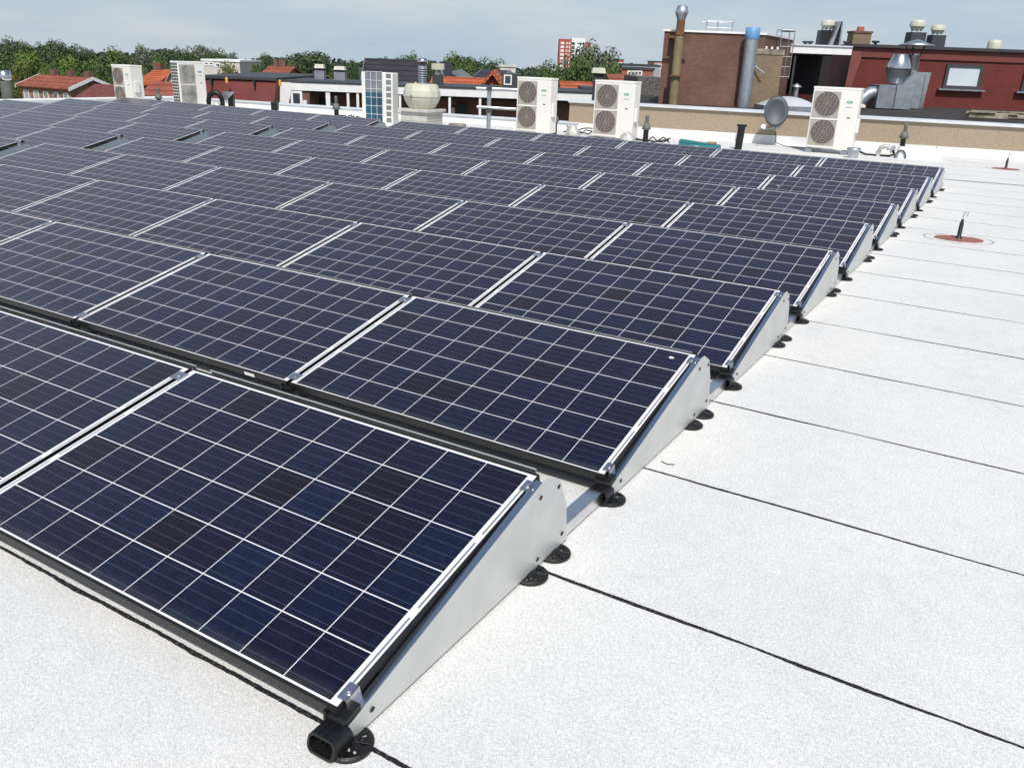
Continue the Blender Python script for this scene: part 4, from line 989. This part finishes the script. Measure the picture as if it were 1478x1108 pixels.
# ------------------------------------------------------------------ houses
CURT = mat('curtained_window', (0.42,0.43,0.42), 0.25, 0, 0.4, 1.2)
def house(label, px0, px1, py_ridge, py_eave, D, rz, depth, wallm, roofm, length=None, base=-9.0, gable_front=False, nwin=0, chim=(), verge=None, wrow=1, wz=(.4,1.5)):
    """gabled house; front left ground corner placed from the photo; roof ridge along local x"""
    o=pt(px0,py_eave,D); ze=o.z-base; o2=Vector((o.x,o.y,base)); f=Fr(o,rz)
    zr=pt((px0+px1)/2,py_ridge,D+depth*.35).z-base
    L=length if length else (pt(px1,py_eave,D)-pt(px0,py_eave,D)).length
    r=thing('house',label,'house',o2,rz)
    b=MB()
    if gable_front:
        b.prism([(0,0),(L,0),(L,ze),(L/2,zr),(0,ze)],0,depth,'y')
    else:
        b.prism([(0,0),(depth,0),(depth,ze),(depth/2,zr),(0,ze)],0,L,'x')
    b.build('wall',wallm,r)
    t_=.18; b=MB()
    if gable_front:
        for s_,xe,xr in ((1,-.35,L/2),(-1,L+.35,L/2)):
            k=(zr-ze)/(L/2); zq=ze-.35*k
            b.prism([(xe,zq+.02),(xr,zr+.02),(xr,zr+t_+.02),(xe,zq+t_+.02)],-.3,depth+.3,'y')
    else:
        k=(zr-ze)/(depth/2); zq=ze-.4*k
        b.prism([(-.4,zq+.02),(depth/2,zr+.02),(depth/2,zr+t_+.02),(-.4,zq+t_+.02)],-.3,L+.3,'x')
        b.prism([(depth+.4,zq+.02),(depth/2,zr+.02),(depth/2,zr+t_+.02),(depth+.4,zq+t_+.02)],-.3,L+.3,'x')
    ro=b.build('roof',roofm,r)
    for cxk in chim:
        if gable_front: MB().box(L/2-.3,L/2+.3,depth*cxk-.35,depth*cxk+.35,zr-.6,zr+.75).build('chimney',BRICKR,ro)
        else: MB().box(L*cxk-.35,L*cxk+.35,depth/2-.3,depth/2+.3,zr-.6,zr+.75).build('chimney',BRICKR,ro)
    if verge:
        def vb(poly,a0,a1,ax): MB().prism(poly,a0,a1,ax).build('verge_board',verge,ro)
        if gable_front:
            for xe,xr in ((-.38,L/2),(L+.38,L/2)):
                k=(zr-ze)/(L/2); zq=ze-.38*k
                vb([(xe,zq-.12),(xr,zr-.12),(xr,zr+t_+.06),(xe,zq+t_+.06)],-.36,-.302,'y')
        else:
            for yy in (L+.302,-.36):
                k=(zr-ze)/(depth/2); zq=ze-.43*k
                for ye in (-.43,depth+.43): vb([(ye,zq-.1),(depth/2,zr-.1),(depth/2,zr+t_+.06),(ye,zq+t_+.06)],yy,yy+.058,'x')
    for j in range(wrow):
        for k in range(nwin):
            xc=L*(k+.5)/nwin; win(r,xc-.32,xc+.32,ze-wz[1]-2.7*j,ze-wz[0]-2.7*j,-.02,WHITEP,CURT,.09)
    return r
house('long terrace with a red tiled roof and white windows beyond the left parapet',30,106,110.5,123,95,YAW-R(26),5.2,BRICKH,TILER,7.8,-9,False,5,(.28,.62,.97),WHITEP,2,(.55,1.45))
def shed(label, px0, px1, pyt, pyb, D, dep, wallm, roofm, nm='outbuilding'):
    o=pt(px0,pyb,D); f=Fr(o); x0,x1,z0,z1,_=f.b(px0,px1,pyt,pyb,D); x1=max(x1,x0+.5)
    r=thing(nm,label,'building',(o.x,o.y,-9),YAW); zg=o.z+9
    MB().box(x0,x1,0,dep,0,zg+z0).build('wall',wallm,r)
    b=MB(); b.prism([(-.2,zg+z0),(dep*.5,zg+z1),(dep+.2,zg+z0)],x0-.2,x1+.2,'x'); b.build('roof',roofm,r)
    return r
shed('low brick outbuilding with a dark red roof right of the terrace',112,160,124,142,60,6,BRICKR,mat('dark_red_tile',(.15,.045,.035),.8,0,.2,3))
shed('low red roof seen between the two leftmost outdoor units',200,256,120,141,58,6,BRICKR,TILER)
house('small house with a bright orange roof behind the leftmost unit',200,226,103,121,80,YAW-R(8),7,BRICKR,TILEO,None,-9,False,0,(.05,))
house('pale gabled house just left of the slatted outdoor unit',238,262,105,125,75,YAW,6,PALE,mat('pinkish_tile',(.34,.2,.16),.85,0,.1,2),None,-9,True)
def flat(label, px0, px1, pyt, pyb, D, dep, wallm, nm='flat_block', base=-9, wins=(), wm=GLASS, fm=WHITEP, roofm=DKGREY):
    o=pt(px0,pyb,D); f=Fr(o); x0,x1,z0,z1,_=f.b(px0,px1,pyt,pyb,D); zg=o.z-base
    r=thing(nm,label,'building',(o.x,o.y,base),YAW)
    MB().box(x0,x1,0,dep,0,zg+z1).build('wall',wallm,r)
    MB().box(x0-.15,x1+.15,-.15,dep+.15,zg+z1+.002,zg+z1+.3).build('roof_edge',roofm,r)
    for (a,b_,c,d) in wins:
        xa,xb,za,zb,_=f.b(a,b_,c,d,D); win(r,xa,xb,zg+za,zg+zb,-.03,fm,wm,.08*D/60)
    return r
flat('pale flat roofed block among trees behind the mansard',292,346,89,101,150,12,PALE,wins=((296,300,91,93),(303,307,91,93),(312,317,93,95),(326,331,93,95)),roofm=WHITEP)
house('reddish hipped roof among the trees above the right yellow cap',378,408,99,112,78,YAW,7,BRICKH,TILER,None,-9,False,0,(.3,.5))
# dark tiled gable roof behind the teal coil unit
rH=house('big dark tiled roof with small rooflights behind the teal coil unit',528,598,90,121,58,YAW+R(6),9,PALE,TILED,None,-9,False,0,(),GALVD)
for px,py in ((575,101),(577,101),(573,110)):
    pass
house('small white gabled house with grey verges right of the shiny flue',628,641,93,113,62,YAW,8,WHITEP,TILED,None,-9,True,0,(),GALV)
house('low grey green gable roof behind the orange tiled strip',640,672,105,116,70,YAW,8,PALE,mat('grey_green_roof',(.16,.18,.16),.8,0,.1,3),None,-9,True,0,(),GALV)
shed('long orange tiled lean-to roof above the white fascia',626,695,112,123,44,2.4,BRICKH,TILEO,'tiled_annex')
house('dark roof with a pale verge right of the orange strip',683,712,105,122,60,YAW-R(10),8,PALE,TILED,None,-9,False,0,(),GALV)
house('orange brick gable end standing right of the orange tiled strip',697,724,107,125,43,YAW,6,mat('orange_gable',(.42,.13,.06),.85,0,.1,3),TILEO,None,-9,True,0,(),None)
shed('orange tiled roof visible between the two units by the tan wall',815,853,119,131,44,4,BRICKH,TILEO,'tiled_annex')
flat('low red brick school-like block left of the brown brick housing',897,943,101,112,120,14,mat('red_brick_far',(.36,.13,.085),.85,0,.1,.5),wins=tuple((907+k*5,910+k*5,104,108) for k in range(4)))
flat('grey flat roofed hall above the red brick block',898,952,95,103,180,20,mat('grey_cladding',(.33,.36,.40),.6,0,.05,.2))
shed('orange red roof seen above the unit beside the teal case',884,920,108,118,60,5,BRICKH,TILER,'tiled_annex')
flat('distant red and white block right of the big tree',884,900,87,97,300,14,CREDR,wins=((892,896,92,96),))
flat('small far pink and white block beside the lagged flue',944,957,90,103,260,14,mat('pink_render',(.55,.36,.30),.8,0,.05,.3),wins=((950,954,95,98),))
flat('pale low roof among the trees left of the tower',722,744,97,108,160,12,PALE,roofm=PALE)
# tower block
Dt=520
o=pt(806,100,Dt); f=Fr(o,YAW+R(0)); zg=o.z+9
r=thing('tower_block','red and white apartment tower rising above the trees','tower block',(o.x,o.y,-9),YAW)
zt=f.l(828,57,Dt).z+zg
xs=[f.l(p_,70,Dt).x for p_ in (807,824.5,844,852)]
MB().box(xs[0],xs[1],0,16,0,zt).build('red_wing',CREDR,r)
MB().box(xs[1]+.02,xs[2],-1.2,15,0,zt+.7).build('white_core',WHITEP,r)
MB().box(xs[2]+.02,xs[3],.5,15,0,zt-1.4).build('red_wing',CREDR,r)
for k in range(8):
    zz=zt-2.2-k*2.05
    for (a,b_) in ((.12,.40),(.55,.72),(.80,.90)):
        xa=xs[0]+(xs[1]-xs[0])*a; xb=xs[0]+(xs[1]-xs[0])*b_; MB().box(xa,xb,-.12,-.01,zz-.6,zz+.6).build('window',WHITEP if a!=.55 else PALE,r)
    xa=xs[1]+(xs[2]-xs[1])*.0; xb=xs[1]+(xs[2]-xs[1])*.24; MB().box(xa+.1,xb,-1.4,-1.21,zz-.75,zz+.6).build('balcony',DKGREY,r)
    xa=xs[1]+(xs[2]-xs[1])*.42; xb=xs[1]+(xs[2]-xs[1])*.62; MB().box(xa,xb,-1.35,-1.21,zz-.1,zz+.4).build('window',GLASS,r)
    xa=xs[1]+(xs[2]-xs[1])*.72; xb=xs[1]+(xs[2]-xs[1])*.95; MB().box(xa,xb,-1.35,-1.21,zz-.1,zz+.4).build('window',GLASS,r)
# ridge vent on our left edge
P=pt(23,150,22.5)
r=thing('roof_chimney','grey ribbed chimney pipe with a bright metal cap at the far left edge','chimney',(P.x-.3,P.y,-.3),0)
P0=Vector((P.x-.3,P.y,-.3)); f=Fr(P0); zt=pt(22,103,22.7).z+.3; zm=pt(22,117,22.7).z+.3
b=MB(); prof=[]
for k in range(9): z_=zm*k/9; prof+=[(.135,z_),(.15,z_+zm/18)]
b.lathe(prof+[(.14,zm)],n=18); b.build('pipe', FLUEG, r)
MB().lathe([(.15,zm),(.17,zm+.03),(.14,zt),(.10,zt+.01)],n=18).build('cap', STEEL, r)

# ------------------------------------------------------------------ trees
def leaf_mat(name, c1, c2):
    m=bpy.data.materials.new(name); m.use_nodes=True; t=m.node_tree; p=t.nodes['Principled BSDF']
    p.inputs['Roughness'].default_value=.6; p.inputs['Specular IOR Level'].default_value=.25
    g=N(t,'ShaderNodeTexCoord'); no=N(t,'ShaderNodeTexNoise'); no.inputs['Scale'].default_value=5.5; no.inputs['Detail'].default_value=5; no.inputs['Roughness'].default_value=.7
    t.links.new(g.outputs['Object'],no.inputs['Vector']); rp=N(t,'ShaderNodeValToRGB')
    rp.color_ramp.elements[0].position=.35; rp.color_ramp.elements[1].position=.68; rp.color_ramp.elements[0].color=(*c1,1); rp.color_ramp.elements[1].color=(*c2,1)
    t.links.new(no.outputs['Fac'],rp.inputs['Fac']); t.links.new(rp.outputs['Color'],p.inputs['Base Color'])
    return m
LM={'dark':leaf_mat('dark_foliage',(.044,.074,.033),(.084,.124,.050)),'mid':leaf_mat('mid_foliage',(.052,.090,.026),(.105,.155,.042)),
    'light':leaf_mat('light_foliage',(.075,.135,.024),(.150,.220,.045)),'grey':leaf_mat('grey_foliage',(.085,.110,.070),(.160,.190,.130)),'yellow':leaf_mat('yellow_foliage',(.07,.09,.022),(.15,.16,.045))}
def crown_mesh(seed, n=5600, nb=22, conic=False):
    rn=random.Random(seed); b=MB(); blobs=[]
    if conic:
        for k in range(9): blobs.append((Vector((rn.uniform(-.05,.05),rn.uniform(-.05,.05),.08+k*.1)),.27*(1-k/9.5)+.03))
    else:
        for k in range(nb):
            a=rn.uniform(0,2*math.pi); z=rn.uniform(.22,.84); q_=math.sqrt(rn.uniform(.15,1))*.36*math.sqrt(max(.05,1-((z-.50)/.44)**2))
            blobs.append((Vector((q_*math.cos(a),q_*math.sin(a),z)),rn.uniform(.12,.205)))
        blobs += [(Vector((0,0,.50)),.30),(Vector((rn.uniform(-.1,.1),rn.uniform(-.1,.1),.66)),.26),(Vector((0,0,.36)),.28),(Vector((rn.uniform(-.08,.08),rn.uniform(-.08,.08),.80)),.16)]
    wts=[r_*r_ for _,r_ in blobs]
    for c,rad in rn.choices(blobs,wts,k=n):
        d=Vector((rn.gauss(0,1),rn.gauss(0,1),rn.gauss(0,1))).normalized()
        P_=c+d*rad*(rn.uniform(.45,1.0)**.4)*rn.uniform(.93,1.06)
        if P_.z<.04: P_.z=.04+rn.random()*.1
        s_=rn.uniform(.0115,.024); nrm=(d+Vector((rn.gauss(0,.36),rn.gauss(0,.36),rn.gauss(0,.36)+.25))).normalized()
        a=nrm.orthogonal().normalized(); a=(Matrix.Rotation(rn.uniform(0,6.28),3,nrm)@a); c2=nrm.cross(a)
        b.add([P_+a*s_*1.3,P_+c2*s_*.8,P_-a*s_*1.3,P_-c2*s_*.8],[(0,1,2,3)])
    me=bpy.data.meshes.new('crown'); me.from_pydata(b.v,[],b.f); me.update(); return me
CROWNS=[crown_mesh(s) for s in range(6)]; CONE=crown_mesh(50,1200,9,True)
def trunk_mesh():
    b=MB(); b.tube([(0,0,-.02),(.006,0,.2),(0,.01,.42),(.01,0,.6)],[.030,.022,.016,.008],8)
    for k in range(5):
        a=k*1.3; b.tube([(0,0,.26+.05*k),(.10*math.cos(a),.10*math.sin(a),.40+.05*k),(.2*math.cos(a),.2*math.sin(a),.5+.05*k)],[.012,.008,.003],6)
    o=b.build('trunk',BARK); me=o.data; bpy.data.objects.remove(o); return me
TRUNK=trunk_mesh()
CM={}
def tree(px, pytop, wpx, D, kind, label, ci=None, conic=False, group='trees beyond the roofs', base=-9.0):
    P=pt(px,pytop,D); H=P.z-base; Wd=wpx*D/FOC
    ci=ci if ci is not None else random.randrange(6)
    key=(ci,kind,conic)
    if key not in CM:
        me=(CONE if conic else CROWNS[ci]).copy(); me.materials.clear(); me.materials.append(LM[kind]); CM[key]=me
    r=thing('conifer' if conic else 'tree',label,'tree',(P.x,P.y,base),random.uniform(0,6.28),group)
    sx=Wd/(.55 if conic else .80); r.scale=(sx,sx,H/.97)
    for nm,me in (('crown',CM[key]),('trunk',TRUNK)):
        o=bpy.data.objects.new(nm,me); COL.objects.link(o); o.parent=r
        if nm=='trunk' and not me.materials: me.materials.append(BARK)
    return r
for a in (
 (-25,58,70,150,'dark','dark tree cut off by the left picture edge'),
 (18,57,42,170,'dark','dark pointed tree top at far left above the chimney pipe'),
 (48,66,30,190,'dark','small dark tree between the far left top and its taller neighbour'),
 (66,60,34,180,'dark','tall dark tree behind the light green tree over the terrace'),
 (92,62,48,175,'dark','broad dark tree behind the middle of the terrace'),
 (122,66,30,180,'dark','narrow dark tree over the right end of the terrace'),
 (152,72,66,125,'mid','wide mid green tree behind the leftmost outdoor unit'),
 (-8,72,52,115,'mid','mid green tree behind the chimney pipe at the left edge'),
 (45,74,46,122,'light','yellowish green tree above the left end of the terrace roof'),
 (93,79,40,112,'light','bright green round tree just above the terrace roof'),
 (28,86,30,112,'yellow','small yellow green tree between chimney pipe and bright tree'),
 (64,99,26,104,'light','low bright bush against the terrace roof'),
 (128,92,38,106,'mid','mid green tree at the right gable of the terrace'),
 (165,100,30,100,'dark','dark bush left of the leftmost outdoor unit'),
 (207,67,34,190,'grey','silver green rounded tree above the bright orange roof'),
 (187,78,30,200,'dark','dark low tree left of the silver green tree'),
 (238,71,44,200,'dark','dark tree left of the slatted outdoor unit'),
 (263,68,30,190,'dark','dark tree above the slatted outdoor unit'),
 (289,66,34,210,'grey','grey green tree top right above the slatted outdoor unit'),
 (228,84,24,105,'light','bright green tree behind the bright orange roof'),
 (205,93,24,90,'light','small bright bush over the leftmost unit'),
 (240,92,30,95,'dark','dark shrub beside the pale gabled house'),
 (312,71,40,200,'dark','dark rounded tree above the pale flat block'),
 (333,74,26,210,'grey','thin grey green tree right of the pale flat block'),
 (326,91,44,110,'yellow','yellow green tree in front of the pale flat block'),
 (367,89,26,120,'mid','olive tree left of the reddish hipped roof'),
 (376,79,36,190,'dark','dark tree behind the olive tree'),
 (402,81,30,200,'dark','dark tree left of the great wide crown'),
 (441,75,76,150,'dark','great wide dark crown above the gallery roof'),
 (428,86,50,130,'dark','dark crown in front of the great wide one'),
 (478,90,34,150,'dark','dark tree between the two box vents'),
 (503,85,30,160,'dark','dark tree right of the box vents'),
 (545,81,44,170,'dark','dark tree above the big dark tiled roof'),
 (570,84,30,190,'mid','mid green tree over the ridge of the big dark roof'),
 (591,78,26,170,'mid','rounded green tree left of the shiny flue top'),
 (617,84,24,180,'dark','dark tree behind the shiny flue'),
 (650,79,56,165,'mid','broad green tree behind the small white gable'),
 (676,83,38,160,'mid','green tree over the grey green gable roof'),
 (710,85,50,165,'dark','rounded dark tree over the orange brick gable'),
 (742,98,26,180,'dark','low dark tree left of the units near the railing'),
 (775,92,46,150,'dark','dark low tree in front of the tower at its left'),
 (803,89,46,140,'mid','green tree at the foot of the tower'),
 (860,66,74,118,'grey','tall grey green tree covering the right of the tower'),
 (872,74,56,121,'grey','silver green crown right behind the tall grey green tree'),
 (846,76,50,124,'grey','silver green crown left behind the tall grey green tree'),
 (838,80,50,112,'mid','green lower tree in front of the tall grey green one'),
 (884,92,40,112,'mid','green tree on the right flank of the tall grey green one'),
 (908,91,14,260,'dark','tiny far tree on the distant red and white block side'),
): tree(*a)
for px,py,lab in ((75,124,'left small dark conifer before the terrace'),(88,123,'right small dark conifer before the terrace'),(114,125,'conifer at the gable of the terrace'),(142,129,'conifer before the low dark red roof')):
    tree(px,py,9,62,'dark',lab,0,True,'small conifers before the terrace',-4.5-2.5)
# far wood line
b=MB(); rn=random.Random(9)
for k in range(11000):
    px=rn.uniform(-900,1500); D=rn.uniform(400,540); P=pt(px,80,D)
    hz=-9+(rn.uniform(0,1)**.8)*(6.6+1.2*math.sin(px*.031)+.9*math.sin(px*.083+1))
    c=Vector((P.x,P.y,hz)); d=Vector((rn.gauss(0,1),rn.gauss(0,1),rn.gauss(0,1)+.4)).normalized(); a=d.orthogonal().normalized(); e=d.cross(a); s_=rn.uniform(.7,1.4)
    b.add([c+a*s_*1.2,c+e*s_,c-a*s_*1.2,c-e*s_],[(0,1,2,3)])
me=bpy.data.meshes.new('far_wood'); me.from_pydata(b.v,[],b.f); me.materials.append(leaf_mat('far_foliage',(.030,.050,.034),(.055,.080,.050))); 
o=bpy.data.objects.new('far_wood',me); COL.objects.link(o); o['kind']='stuff'; o['label']='distant line of woodland along the horizon'; o['category']='woodland'
